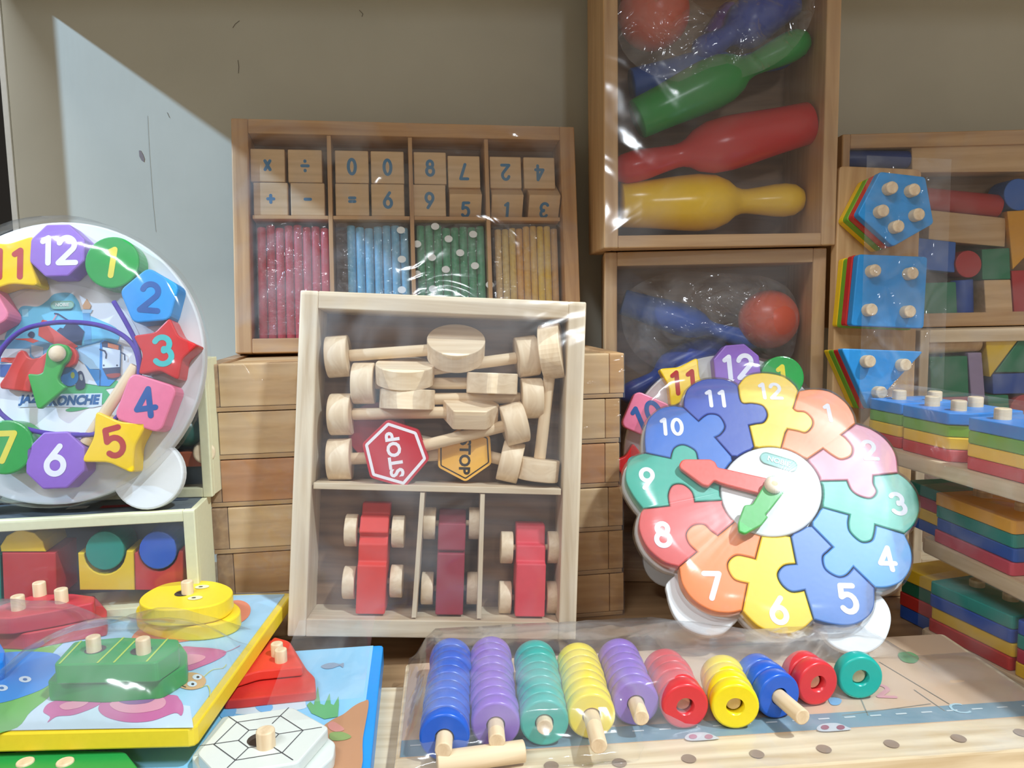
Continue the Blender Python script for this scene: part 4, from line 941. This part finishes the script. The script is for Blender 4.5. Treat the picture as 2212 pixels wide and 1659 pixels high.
art(bp, MBL, c5, [(1300, 1290), (1340, 1260), (1400, 1290), (1440, 1330), (1380, 1350), (1320, 1330)], prn('coral', (206, 140, 130)), .0008)
art(bp, MBL, c5, [(1320, 1360), (1420, 1350), (1500, 1390), (1440, 1420), (1330, 1420)], prn('weed_dim', (136, 160, 96)), .0008)
art(bp, MBL, c5, [(680, 1130), (740, 1090), (800, 1100), (830, 1140), (790, 1180), (720, 1175)], prn('bubble', (110, 176, 224)), .0006)
art(bp, MBL, c5, [(380, 1150), (450, 1110), (510, 1130), (510, 1190), (440, 1240), (380, 1220)], prn('bubble', (110, 176, 224)), .0006)
art(bp, MBL, c5, [(500, 1080), (1000, 1040), (1080, 1060), (1110, 1110), (1060, 1160), (560, 1200), (470, 1150)], prn('cloud', (196, 216, 226)), .0004)
def layer(M, pts, fn, ztop, th, col, name, parent=None, label=None, cat=None, group=None, bev=.001, rnd=.003, smooth=False, clamp=None):
    q = [on(M, *fn(*p), ztop) for p in pts]
    if clamp is not None: q = [(max(a, clamp + b * .115), b) for a, b in q]
    c0 = (sum(p[0] for p in q) / len(q), sum(p[1] for p in q) / len(q)); ql = [(a - c0[0], b - c0[1]) for a, b in q]
    ql = catmull(ql, 5, True) if smooth else roundp(ql, rnd, 4)
    o = link(name, prism(ql, -th, 0, bev), col, parent, (M if parent is None else Matrix.Identity(4)) @ T(c0[0], c0[1], ztop))
    if label: tag(o, label, cat, group)
    return o, c0
REDP = paint('puzzle_red', (206, 52, 44), .4)
ta = .0076
GP2 = 'stacking pieces on the sea puzzle'
layer(MBL, [(400, 1080), (560, 690), (780, 560), (975, 575), (1120, 810), (1190, 880), (1200, 1000), (900, 1030), (550, 1068)], c5, ta - .0005, ta - .0008, REDP, 'puzzle_piece', None, 'red lower wooden puzzle piece beside the white web hexagon', 'puzzle piece', GP2)
layer(MBL, [(480, 900), (700, 700), (840, 535), (965, 570), (1090, 792), (1000, 800), (700, 830)], c5, ta * 2 - .0005, ta - .0008, paint('puzzle_red_bright', (222, 62, 48), .4), 'puzzle_piece', None, 'bright red upper wooden puzzle piece with a peg, beside the yellow-edged puzzle', 'puzzle piece', GP2)
def peg(parent, M, px, py, zt, r, L_, fn=lambda a, b: (a, b)):
    x, y = on(M, *fn(px, py), zt); return link('peg', rod(r, L_, 18, .0009), BEECHZ, parent, T(x, y, zt - L_))
peg(bp, MBL, 895, 640, ta * 2 + .0085, .0042, .027, c5); peg(bp, MBL, 862, 588, ta * 2 + .0085, .0042, .027, c5)
WHP = paint('puzzle_white', (216, 220, 214), .4, .02, .02)
w1, wc1 = layer(MBL, [(130, 1560), (400, 1215), (1000, 1180), (1365, 1440), (1350, 1560), (1080, 1800), (300, 1830)], c5, .0076, .0073, WHP, 'puzzle_piece', None, 'white lower hexagon puzzle piece under the spider web one', 'puzzle piece', GP2)
hx_ = [(180, 1530), (448, 1215), (1000, 1138), (1310, 1310), (1045, 1612), (360, 1720)]
w2, wc = layer(MBL, hx_, c5, .0152, .0074, WHP, 'puzzle_piece', None, 'white hexagon puzzle piece with a printed spider web', 'puzzle piece', GP2)
WEB = prn('web', (60, 64, 70))
def webl(pts, w=.0006):
    q = [(a - wc[0], b - wc[1]) for a, b in [on(MBL, *c5(*p), .0152) for p in pts]]; link('web_line', ribbon([q], w, .0002), WEB, w2)
outer_ = [(325, 1460), (520, 1270), (895, 1215), (1088, 1340), (910, 1530), (510, 1595)]
inner_ = [(535, 1425), (625, 1338), (760, 1325), (880, 1370), (800, 1460), (620, 1488)]
webl(outer_ + outer_[:1]); webl(inner_ + inner_[:1])
for a, b in (((205, 1472), (535, 1425)), ((450, 1220), (625, 1338)), ((965, 1145), (825, 1280)), ((1245, 1312), (880, 1370)), ((1000, 1592), (800, 1460)), ((440, 1659), (620, 1488))): webl([a, b])
x, y = on(MBL, *c5(735, 1410), .0152)
link('peg_hole', sheet(circ(.0068, 24, x - wc[0] - .0012, y - wc[1] - .0005), .00025), paint('hole_dark', (66, 54, 46), .8), w2)
peg(bp, MBL, 765, 1330, .0152 + .0098, .0052, .0245, c5)
link('shrink_wrap', film_sheet(.055, .12, .0296, .0012, 10, 14, -.032, -.075), film('puzzle_film', .09, .09, 9, .55), bp)

# yellow-edged butterfly puzzle
YZ = .0535
pA = at_z(606, 1316, YZ); pB = at_z(421, 1572, YZ)
MY = flat((pB.x, pB.y, YZ), math.degrees(math.atan2(pB.x - pA.x, pA.y - pB.y)) * 1)
k2 = .3731
def c2(x, y): return (x * k2, 1040 + y * k2)
yp = thing('peg_puzzle', MY, 'yellow-edged butterfly picture peg puzzle lying at the lower left', 'puzzle')
YW = .29; YD = .2
link('board', box(-YW, 0, 0, YD, -.0118, -.0004, .0012, .004), paint('edge_yellow', (240, 208, 48), .35), yp)
link('picture', box(-YW + .004, -.0055, .004, YD - .004, -.0005, .0002, .0001), prn('sky', (164, 208, 236)), yp)
art(yp, MY, c2, [(-300, 1440), (60, 1440), (180, 1330), (290, 1240), (330, 1150), (300, 1000), (500, 820), (420, 760), (-100, 760), (-400, 1000)], prn('grass', (110, 180, 84)), .0004)
art(yp, MY, c2, [(60, 1440), (300, 1230), (420, 1200), (1100, 1300), (1120, 1425), (700, 1430)], prn('paleblue', (204, 222, 240)), .0003, False)
art(yp, MY, c2, [(-300, 1150), (-100, 1020), (100, 985), (330, 1000), (340, 1080), (280, 1180), (120, 1250), (-40, 1290), (-300, 1320)], prn('birdblue', (40, 140, 224)), .0006)
for ex, ey in ((145, 1145), (10, 1195)):
    art(yp, MY, c2, circp(ex, ey, 36, ry=18), prn('eyewhite', (214, 228, 240)), .0008); art(yp, MY, c2, circp(ex, ey, 13, ry=7), prn('eyeblue', (60, 120, 180)), .0010)
art(yp, MY, c2, [(760, 930), (1040, 930), (1250, 880), (1420, 800), (1450, 730), (1400, 690), (1300, 700), (900, 800)], prn('leaforange', (222, 136, 110)), .0006)
art(yp, MY, c2, [(1040, 965), (1150, 960), (1260, 970), (1310, 988), (1280, 1020), (1180, 1065), (1070, 1090)], prn('wing', (204, 100, 160)), .0006)
art(yp, MY, c2, [(1040, 1010), (1130, 1000), (1190, 1015), (1150, 1045), (1060, 1065)], prn('wingpale', (228, 150, 176)), .0008)
dline(yp, MY, [(1290, 990), (1340, 975), (1390, 950)], .0006, prn('wing', (204, 100, 160)), .0008, fn=c2)
art(yp, MY, c2, [(250, 1330), (290, 1280), (400, 1260), (580, 1262), (560, 1300), (430, 1350), (330, 1360), (275, 1395), (290, 1362)], prn('wing', (204, 100, 160)), .0006)
art(yp, MY, c2, [(345, 1300), (400, 1275), (510, 1272), (470, 1305), (380, 1322)], prn('wingpale', (228, 150, 176)), .0008)
art(yp, MY, c2, [(570, 1320), (590, 1275), (640, 1262), (980, 1235), (1040, 1260), (1062, 1310), (1050, 1355), (1010, 1340), (880, 1385), (740, 1393), (620, 1365)], prn('wing', (204, 100, 160)), .0006)
art(yp, MY, c2, [(635, 1290), (700, 1262), (900, 1240), (960, 1270), (930, 1315), (800, 1340), (690, 1330)], prn('wingpale', (228, 150, 176)), .0008)
art(yp, MY, c2, [(690, 1262), (900, 1240), (860, 1280), (740, 1290)], prn('wingmauve', (140, 90, 150)), .0009)
art(yp, MY, c2, circp(1105, 1155, 88, ry=50), prn('facetan', (214, 170, 120)), .0007)
for ex, ey in ((1142, 1132), (1112, 1172)):
    art(yp, MY, c2, circp(ex, ey, 28, ry=16), prn('eyewhite', (214, 228, 240)), .0009); art(yp, MY, c2, circp(ex + 4, ey, 9, ry=6), prn('pupil', (40, 40, 44)), .0011)
dline(yp, MY, [(1050, 1150), (1045, 1175), (1075, 1190)], .0006, prn('pupil', (40, 40, 44)), .0010, fn=c2)
dline(yp, MY, [(1180, 1130), (1230, 1090), (1290, 1080), (1310, 1060)], .0006, prn('antenna', (214, 214, 110)), .0008, fn=c2)
dline(yp, MY, [(1160, 1195), (1200, 1180), (1215, 1210), (1215, 1240)], .0006, prn('antenna', (214, 214, 110)), .0008, fn=c2)
GP1 = 'stacking pieces on the butterfly puzzle'
GRN = paint('puzzle_green', (40, 150, 70), .35); YLW = paint('puzzle_yellow', (244, 212, 50), .35); RDM = paint('puzzle_rose', (196, 66, 74), .4)
g1 = .0125
layer(MY, [(270, 1160), (420, 985), (1040, 930), (1085, 990), (1082, 1060), (930, 1150), (600, 1172)], c2, g1, g1 - .0003, GRN, 'puzzle_piece', None, 'green lower wooden body piece of the printed butterfly', 'puzzle piece', GP1)
gt, gc = layer(MY, [(308, 1060), (430, 925), (700, 900), (1035, 912), (1038, 960), (905, 1048)], c2, g1 * 2 + .0006, g1, GRN, 'puzzle_piece', None, 'green upper puzzle piece with yellow stripes and two pegs', 'puzzle piece', GP1)
for a, b in (((345, 1055), (470, 925)), ((565, 1050), (715, 905)), ((660, 1048), (780, 925)), ((850, 1042), (970, 912))):
    q = [(p[0] - gc[0], p[1] - gc[1]) for p in (on(MY, *c2(*a), g1 * 2 + .0006), on(MY, *c2(*b), g1 * 2 + .0006))]; link('stripe', ribbon([q], .0012, .0002), prn('stripe', (180, 206, 60)), gt)
peg(yp, MY, 538, 895, g1 * 2 + .0100, .0042, .034, c2); peg(yp, MY, 826, 905, g1 * 2 + .0100, .0042, .034, c2)
for hxx, hyy in ((552, 975), (818, 980)):
    x, y = on(MY, *c2(hxx, hyy), g1 * 2 + .0006); link('peg_hole', sheet(circ(.0060, 20, x - gc[0], y - gc[1]), .0003), MATS['hole_dark'], gt)
layer(MY, circp(1090, 745, 305, 0, 360, 28, ry=92), c2, g1 * .92, g1 * .92 - .0003, YLW, 'puzzle_piece', None, 'yellow lower oval puzzle piece on the orange leaf', 'puzzle piece', GP1, bev=.0012)
yt, yc = layer(MY, [(805, 690), (850, 640), (960, 590), (1110, 572), (1240, 578), (1330, 610), (1345, 650), (1280, 700), (1150, 730), (950, 742), (840, 725)], c2, g1 * 2 - .0006, g1, YLW, 'puzzle_piece', None, 'yellow upper oval puzzle piece with two printed eyes and a peg', 'puzzle piece', GP1, smooth=True)
x, y = on(MY, *c2(1062, 648), g1 * 2 - .0006); link('peg_hole', sheet(circ(.0062, 20, x - yc[0], y - yc[1]), .0003), MATS['hole_dark'], yt)
for ex, ey in ((1170, 612), (1130, 676)):
    x, y = on(MY, *c2(ex, ey), g1 * 2 - .0006); link('printed_eye', sheet(circ(.0052, 18, x - yc[0], y - yc[1], ry=.004), .0003), prn('eyewarm', (226, 220, 180)), yt); link('printed_pupil', sheet(circ(.0016, 12, x - yc[0] - .001, y - yc[1], ry=.0010), .0005), prn('pupil', (40, 40, 44)), yt)
peg(yp, MY, 1082, 575, g1 * 2 + .0090, .0042, .032, c2)
layer(MY, [(-120, 870), (60, 760), (300, 740), (545, 655), (620, 745), (615, 800), (420, 830), (150, 880)], c2, g1, g1 - .0003, RDM, 'puzzle_piece', None, 'rose red lower puzzle piece behind the green one', 'puzzle piece', GP1)
rt_, rcn = layer(MY, [(-60, 790), (0, 715), (200, 655), (420, 648), (550, 665), (545, 700), (300, 750), (60, 790)], c2, g1 * 2, g1 - .0004, RDM, 'puzzle_piece', None, 'rose red upper puzzle piece with three pegs', 'puzzle piece', GP1)
for px_, py_ in ((225, 582), (352, 620), (100, 660)): peg(yp, MY, px_, py_, g1 * 2 + .0100, .0044, .033, c2)
BLP = paint('puzzle_blue', (32, 126, 216), .4)
layer(MY, [(-200, 1010), (-150, 930), (-10, 915), (30, 980), (20, 1040), (-100, 1080)], c2, g1, g1 - .0003, BLP, 'puzzle_piece', None, 'blue puzzle piece at the photo edge beside the green butterfly body', 'puzzle piece', GP1)
# film tent over the butterfly puzzle
vs = []; fs = []; nx, ny = 30, 22
def bump(x, y, cx_, cy_, r, h): 
    d = math.hypot(x - cx_, y - cy_); return h * max(0, 1 - (d / r) ** 2) ** .8 if d < r else 0
pk = [on(MY, *c2(*p), .03) for p in ((540, 900), (826, 910), (1082, 580), (225, 600), (352, 640), (100, 670))]
for j in range(ny + 1):
    for i in range(nx + 1):
        x = -YW + YW * i / nx; y = YD * j / ny
        e = min(i, nx - i, j, ny - j)
        zz = .0030 + max([bump(x, y, a, b, .062, .034) for a, b in pk]) + random.uniform(-.0006, .0006)
        vs.append((x, y, (.0003 + (min(zz, .0362) - .0003) * max(0, min(1, (.128 - y) / .016))) if e > 0 else .0008))
for j in range(ny):
    for i in range(nx):
        a = j * (nx + 1) + i; fs.append((a, a + 1, a + nx + 2, a + nx + 1))
link('shrink_wrap', mesh('film', vs, fs, True), film('butterfly_film', .10, .10, 12, .5, crinkle=.7), yp)
# green piece of a third puzzle peeping out below
b3 = thing('peg_puzzle', flat((-.2, -.48, .0108), 0), 'peg puzzle lying under the yellow-edged puzzle, only its green piece showing', 'puzzle')
link('board', box(-.26, -.115, -.035, .14, 0, .0152, .001), paint('edge_green', (40, 130, 60), .4), b3)
Z3 = .0220
q = [at_z(*p, .0385) for p in ((-60, 1659), (-10, 1626), (120, 1618), (270, 1622), (300, 1659), (320, 1720), (0, 1720))]
o = link('puzzle_piece', prism(roundp([(p.x, p.y) for p in q], .003), 0, .0118, .001), GRN, None, T(0, 0, .0266)); tag(o, 'green puzzle piece with two pegs under the yellow puzzle edge', 'puzzle piece')
for px_ in (54, 140):
    w_ = at_z(px_, 1640, .0405); link('peg', rod(.0046, .0130, 16, .0009), BEECHZ, b3, T(w_.x + .2, w_.y + .48, .0154 + .0005))

# ------------------------------------------------------------------ bead stacking toy
EZ = .024
pL = at_z(875, 1438, EZ)
ME = flat((pL.x, pL.y + .004, EZ), 4.7)
et = thing('bead_toy', ME, 'wooden bead stacking board with printed road picture and a row of peg holes in front', 'counting toy')
EL = .415; EDp = .150
link('board', box(0, EL, -EDp, 0, -.0130, -.0004, .0012, .003), PINE, et)
pr0 = on(ME, 1135, 1619, 0)[1]
link('picture', box(.003, EL - .004, pr0, -.002, -.0005, .0002, .0001), prn('board_sand', (206, 176, 148)), et)
link('picture', box(.003, EL - .004, pr0, pr0 + .017, .0002, .0004, .00005), prn('road', (118, 146, 160)), et)
for i in range(24):
    x = .012 + i * .0168; link('road_dash', sheet(rrect(.0072, .0013, .0003, x, pr0 + .0108), .0006), prn('dash', (206, 214, 216)), et)
for i, px_ in enumerate((1191, 1338, 1488, 1635, 1780, 1926, 2071, 2207)):
    py_ = (1654, 1648, 1639, 1629, 1618, 1607, 1595, 1583)[i]; x, y = on(ME, px_, py_, 0); link('peg_hole', sheet(circ(.0042, 20, x, y), .0002), paint('hole_brown', (150, 126, 106), .8), et)
GRAYL = prn('grid', (130, 124, 112))
for a, b in (((1860, 1510), (1875, 1545)), ((1975, 1490), (2040, 1535)), ((1820, 1545), (2010, 1520)), ((1900, 1430), (2050, 1520))): dline(et, ME, [a, b], .0007, GRAYL, .0005)
art(et, ME, lambda a, b: (a, b), [(1940, 1412), (1965, 1408), (1985, 1420), (1975, 1432), (1950, 1428)], prn('leafgreen', (110, 160, 110)), .0006)
x, y = on(ME, 1905, 1492, .0005); link('printed_numeral', glyph('2', .019, .0032, .0006), prn('numpink', (208, 150, 156)), et, T(x, y, 0) @ RZ(-10))
art(et, ME, lambda a, b: (a, b), [(1790, 1510), (1805, 1506), (1818, 1512), (1812, 1522), (1796, 1522)], prn('carblue', (120, 170, 210)), .0006)
x, y = on(ME, 2072, 1532, .0005); link('printed_word', text('C', .0125, .0007, .0), prn('wordblue', (170, 200, 210)), et, T(x, y, 0))
for px_, py_, c_ in ((1515, 1594, (176, 120, 140)), (1800, 1574, (150, 70, 90))):
    art(et, ME, lambda a, b: (a, b), [(px_ - 36, py_), (px_ - 24, py_ - 10), (px_ + 8, py_ - 12), (px_ + 30, py_ - 4), (px_ + 36, py_ + 2), (px_ - 20, py_ + 6)], prn('carwhite', (196, 200, 204)), .0007)
    for dx_ in (-18, 16): art(et, ME, lambda a, b: (a, b), circp(px_ + dx_, py_ - 3, 9, ry=5), prn('car%d' % px_, c_), .0009)
RR = .0145
RING = [(.0056, 0), (RR - .0016, 0), (RR - .0006, .0004), (RR - .0001, .0014), (RR + .0001, .0050), (RR - .0001, .0086), (RR - .0006, .0096), (RR - .0016, .0100), (.0056, .0100), (.0056, 0)]
def ring_mesh():
    n = 36; vs = []; fs = []; pr = RING[:-1]; m = len(pr)
    for r, z_ in pr:
        for i in range(n):
            a = 2 * math.pi * i / n; vs.append((r * math.cos(a), r * math.sin(a), z_))
    for k in range(m):
        for i in range(n):
            j = (i + 1) % n; k2_ = (k + 1) % m; fs.append((k * n + i, k * n + j, k2_ * n + j, k2_ * n + i))
    me = mesh('ring', vs, fs)
    for idx, p in enumerate(me.polygons):
        k = idx // n; p.use_smooth = k not in (0, m - 2)
    return me
cols_ = [('blue', 'blue', (34, 92, 196), 10, (960, 1594), -.046, .012, .004), ('purple', 'purple', (142, 104, 196), 9, (1071, 1567), -.019, .016, .0), ('teal', 'teal', (26, 170, 158), 8, (1176, 1562), .012, .004, 0), ('yellow', 'yellow', (240, 216, 24), 7, (1278, 1548), .041, .030, 0),
         ('purple', 'short purple', (142, 104, 196), 6, (1374, 1520), .070, .016, 0), ('red', 'red', (214, 52, 58), 5, (1481, 1527), .099, -.006, 0), ('yellow', 'short yellow', (240, 216, 24), 4, (1589, 1527), .135, -.006, 0), ('blue', 'short blue', (44, 92, 190), 3, (1684, 1505), .161, .024, 0),
         ('red', 'short red', (206, 60, 62), 2, (1768, 1478), .191, -.005, 0), ('teal', 'single teal', (20, 156, 140), 1, (1860, 1465), .223, -.004, 0)]
ordw = ['frontmost', 'second', 'third', 'fourth', 'fifth', 'sixth', 'seventh', 'eighth', 'ninth', 'rearmost']
for ci, (cn, desc, rgb, n, fpx, bx, prot, _e) in enumerate(cols_):
    fc = at_z(*fpx, EZ + RR + .0009)
    back_y = fc.y + .0100 * n
    bp_ = Vector((bx + (0.0), -.36, fc.z)); dirv = Vector((bx - fc.x, (-.352 - fc.y) if n > 5 else (-.385 - fc.y) if n > 2 else .02, 0))
    if n < 4: dirv = Vector((-.012 if n > 1 else .0, .05, 0))
    dirv.normalize(); me = ring_mesh(); col = paint('ring_' + cn, rgb, .30, .03); me.materials.append(col)
    M0 = along(fc, fc + dirv)
    for k in range(n):
        jx, jy = random.uniform(-.0007, .0007), random.uniform(-.0006, .0007)
        if k == 0: jx = jy = 0
        o = bpy.data.objects.new('bead_ring', me); COL.objects.link(o)
        o.matrix_world = M0 @ T(jx, jy, .0101 * k) @ RZ(random.uniform(0, 360))
        cname = {'purple': 'tall purple', 'blue': 'long blue', 'yellow': 'long yellow', 'red': 'long red', 'teal': 'long teal'}.get(desc, desc)
        if n == 1: lb_ = 'single teal wooden ring at the end of the bead row'
        else: lb_ = '%s ring of the %s column on the bead toy' % ('frontmost' if k == 0 else 'rearmost' if k == n - 1 else ordw[k] + ' from the front, a wooden', cname)
        tag(o, lb_, 'ring', 'rings of the bead toy')
    Lp = .0101 * n + prot + (-.002)
    pg = link('bead_peg', rod(.0048, max(Lp, .005), 18, .0007), BEECHZ, None, M0 @ T(0, -.0004, -prot) @ Matrix.Identity(4)); tag(pg, 'wooden peg through the %s column of rings' % desc if n > 1 else 'wooden peg inside the single teal ring', 'peg', 'pegs of the bead toy')
a = at_z(944, 1648, .0305); b = at_z(1133, 1622, .0305)
o = link('loose_dowel', rod(.0062, (b - a).length, 22, .0009), BEECHZ, None, along(Vector((a.x, a.y, .0305)), Vector((b.x, b.y, .0305)))); tag(o, 'loose wooden dowel lying in front of the blue and purple rings', 'dowel')
# film tent over the beads
vs = []; fs = []; nx, ny = 60, 14
y0_ = .004; 
for i in range(nx + 1):
    x = .002 + (EL - .004) * i / nx
    wpt = ME @ Vector((x, 0, 0))
    on_r = wpt.x < .238; hh = .0315 if on_r else max(.0015, .0315 * (1 - (wpt.x - .238) / .05)); hh = min(hh, max(.002, (x + .0) * 1.6))
    yf = -.118 + .0 * x if wpt.x < .06 else (-.105 + .25 * (wpt.x - .06)) if wpt.x < .238 else -.06
    prof = [(0.006, .0005), (-.003, hh * .55), (-.012, hh * .97), (-.02, hh), (yf * .5, hh), (yf * .75, hh), (yf, hh * .99), (yf - .004, hh * .8), (yf - .008, hh * .45), (yf - .013, hh * .15), (yf - .02, .0012), (-.137, .001), (-.1395, .0006), (-.143, .0004), (-.150, .0003)]
    for (yy, zz) in prof: vs.append((x, yy - (max(0, min(.036, (wpt.x - .10) * .6)) * max(0, 1 + yy / .06)) + random.uniform(-.0006, .0006), zz + random.uniform(-.0003, .0004)))
for i in range(nx):
    for j in range(ny):
        a = i * (ny + 1) + j; fs.append((a, a + 1, a + ny + 2, a + ny + 1))
link('shrink_wrap', mesh('film', vs, fs, True), film('bead_film', .11, .10, 14, .5, crinkle=.8), et)

# ------------------------------------------------------------------ three peg boards stacked at the right
def sorter(M, label, LN, back):
    r = thing('peg_sorter', M, label, 'peg sorter', 'peg boards stacked at the right')
    link('board', box(-back, LN, 0, .080, -.0125, 0, .0014, .006), PINE, r)
    return r
def side_at(M, z0, pxa, pya, pxb, pyb):
    a = on(M, pxa, pya, z0); b = on(M, pxb, pyb, z0); return a, b
def frm(p, q, z):
    d = Vector((q.x - p.x, q.y - p.y)); return flat((p.x, p.y, z), math.degrees(math.atan2(d.y, d.x)))
z3, z2, z1 = .1575, .0845, .0125
M3 = frm(at_z(1944, 976, z3), at_z(2212, 1048, z3), z3)
M2_ = frm(at_z(1987, 1158, z2), at_z(2212, 1263, z2), z2)
M1_ = frm(at_z(1985, 1356, z1), at_z(2212, 1473, z1), z1)
s3 = sorter(M3, 'top peg board of the right stack with blue-topped layered shapes', .24, .05)
s2 = sorter(M2_, 'middle peg board of the right stack, orange and teal shapes on it', .24, .0)
s1 = sorter(M1_, 'bottom peg board of the right stack, lying on the shelf', .20, .0)
cl = dict(blue=(40, 132, 214), lime=(116, 172, 52), yellow=(240, 196, 40), red=(200, 50, 44), teal=(24, 142, 132), deep=(32, 88, 180), pink=(206, 76, 96), orange=(242, 176, 46), crimson=(186, 40, 70), green=(30, 110, 80), royal=(34, 84, 180))
def lp_(n): return paint('layer_' + n, cl[n], .38)
def stackp(M, x0, x1, y0, y1, z0, th, cols, board, where_, shape=None, step=0.0, grp='layered pieces on the right boards'):
    cx_, cy_ = (x0 + x1) / 2, (y0 + y1) / 2; w, d = x1 - x0, y1 - y0
    for i, cn in enumerate(cols):
        poly = shape(w, d) if shape else rrect(w, d, .003)
        o = link('shape_piece', prism(poly, 0, th - .0002, .0009), lp_(cn), None, M @ T(cx_ + random.uniform(-.0007, .0007) + step * i, cy_ + random.uniform(-.0007, .0007), z0 + .0002 + th * i))
        lay = {0: 'bottom', len(cols) - 1: 'top'}.get(i, ['', 'second', 'third', 'fourth'][i])
        tag(o, '%s %s piece of the %s pile on the %s peg board' % (lay, {'deep': 'blue', 'royal': 'royal blue'}.get(cn, cn), where_, board), 'shape piece', grp)
def pentag(w, d): return roundp([(-w / 2, -d * .15), (-w * .2, -d / 2), (w * .5, -d * .36), (w / 2, d * .3), (0, d / 2)], .002)
th = .0096
def xs_(M, z0, *pts): return [on(M, px, py, z0)[0] for px, py in pts]
a, b = xs_(M3, 0, (1951, 972), (2077, 1002)); c_, = xs_(M3, 0, (2079, 1013))
stackp(M3, a, b, .006, .066, 0, th, ['red', 'yellow', 'lime', 'blue'], 'top right', 'middle', shape=lambda w, d: roundp([(-w / 2, -d / 2), (w * .35, -d / 2), (w / 2, -d * .3), (w / 2, d / 2), (-w / 2, d / 2)], .002))
stackp(M3, c_, c_ + .062, .002, .066, 0, th, ['red', 'yellow', 'lime', 'blue'], 'top right', 'nearest', shape=lambda w, d: roundp([(-w / 2, -d / 2), (w / 2, -d / 2), (w / 2, d / 2), (-w / 2, d / 2)], .002))
stackp(M3, a - .046, a - .004, .008, .062, 0, th, ['red', 'yellow', 'lime', 'blue'], 'top right', 'rear')
pgs = [(1930, 842), (2022, 862), (2075, 874), (2030, 850), (2108, 875), (2178, 893), (2170, 870)]
for x, y in ((a - .03, .026), (a - .014, .048), (a + .014, .022), (a + .042, .022), (a + .028, .050), (c_ + .014, .018), (c_ + .046, .018), (c_ + .014, .050), (c_ + .046, .050)):
    link('peg', rod(.0056, th * 4 + .008, 16, .0009), BEECHZ, s3, T(x, y, 0))
a, b = xs_(M2_, 0, (1990, 1140), (2056, 1170)); c_, = xs_(M2_, 0, (2058, 1166))
stackp(M2_, c_ - .046, c_ - .003, .010, .060, 0, .0100, ['deep', 'yellow', 'crimson', 'teal'], 'middle right', 'rear')
stackp(M2_, c_, c_ + .085, .003, .064, 0, .0102, ['pink', 'deep', 'teal', 'orange'], 'middle right', 'long near')
for x_, y_ in ((.03, .03), (c_ + .02, .03), (c_ + .06, .03)): link('peg', rod(.0056, .047, 16, .0009), BEECHZ, s2, T(x_, y_, 0))
a, b = xs_(M1_, 0, (2010, 1360), (2185, 1452)); c_, = xs_(M1_, 0, (2195, 1470))
stackp(M1_, a, b, .004, .062, 0, .0104, ['red', 'yellow', 'royal', 'teal'], 'bottom right', 'middle')
stackp(M1_, b + .003, b + .060, .003, .064, 0, .0104, ['yellow', 'crimson', 'teal', 'royal'], 'bottom right', 'nearest')
stackp(M1_, a - .052, a - .004, .022, .072, -.0123, .0120, ['royal', 'red', 'green', 'yellow'], 'bottom right', 'rear')
for x_, y_ in ((a + .02, .03), (a + .05, .03), (b + .03, .03)): link('peg', rod(.0056, .047, 16, .0009), BEECHZ, s1, T(x_, y_, 0))
for M_, s_, L0 in ((M3, s3, -.05), (M2_, s2, 0), (M1_, s1, 0)):
    sh = mesh('film', [(L0, -.0012, -.012), (.235, -.0012, -.012), (.235, -.0014, .044), (L0, -.0014, .044), (.235, .04, .050 if s_ is s3 else .0455), (L0, .04, .050 if s_ is s3 else .0455)], [(0, 1, 2, 3), (3, 2, 4, 5)])
    link('shrink_wrap', sh, film('board_film', .10, .09, 10, .6, crinkle=1.0), s_)
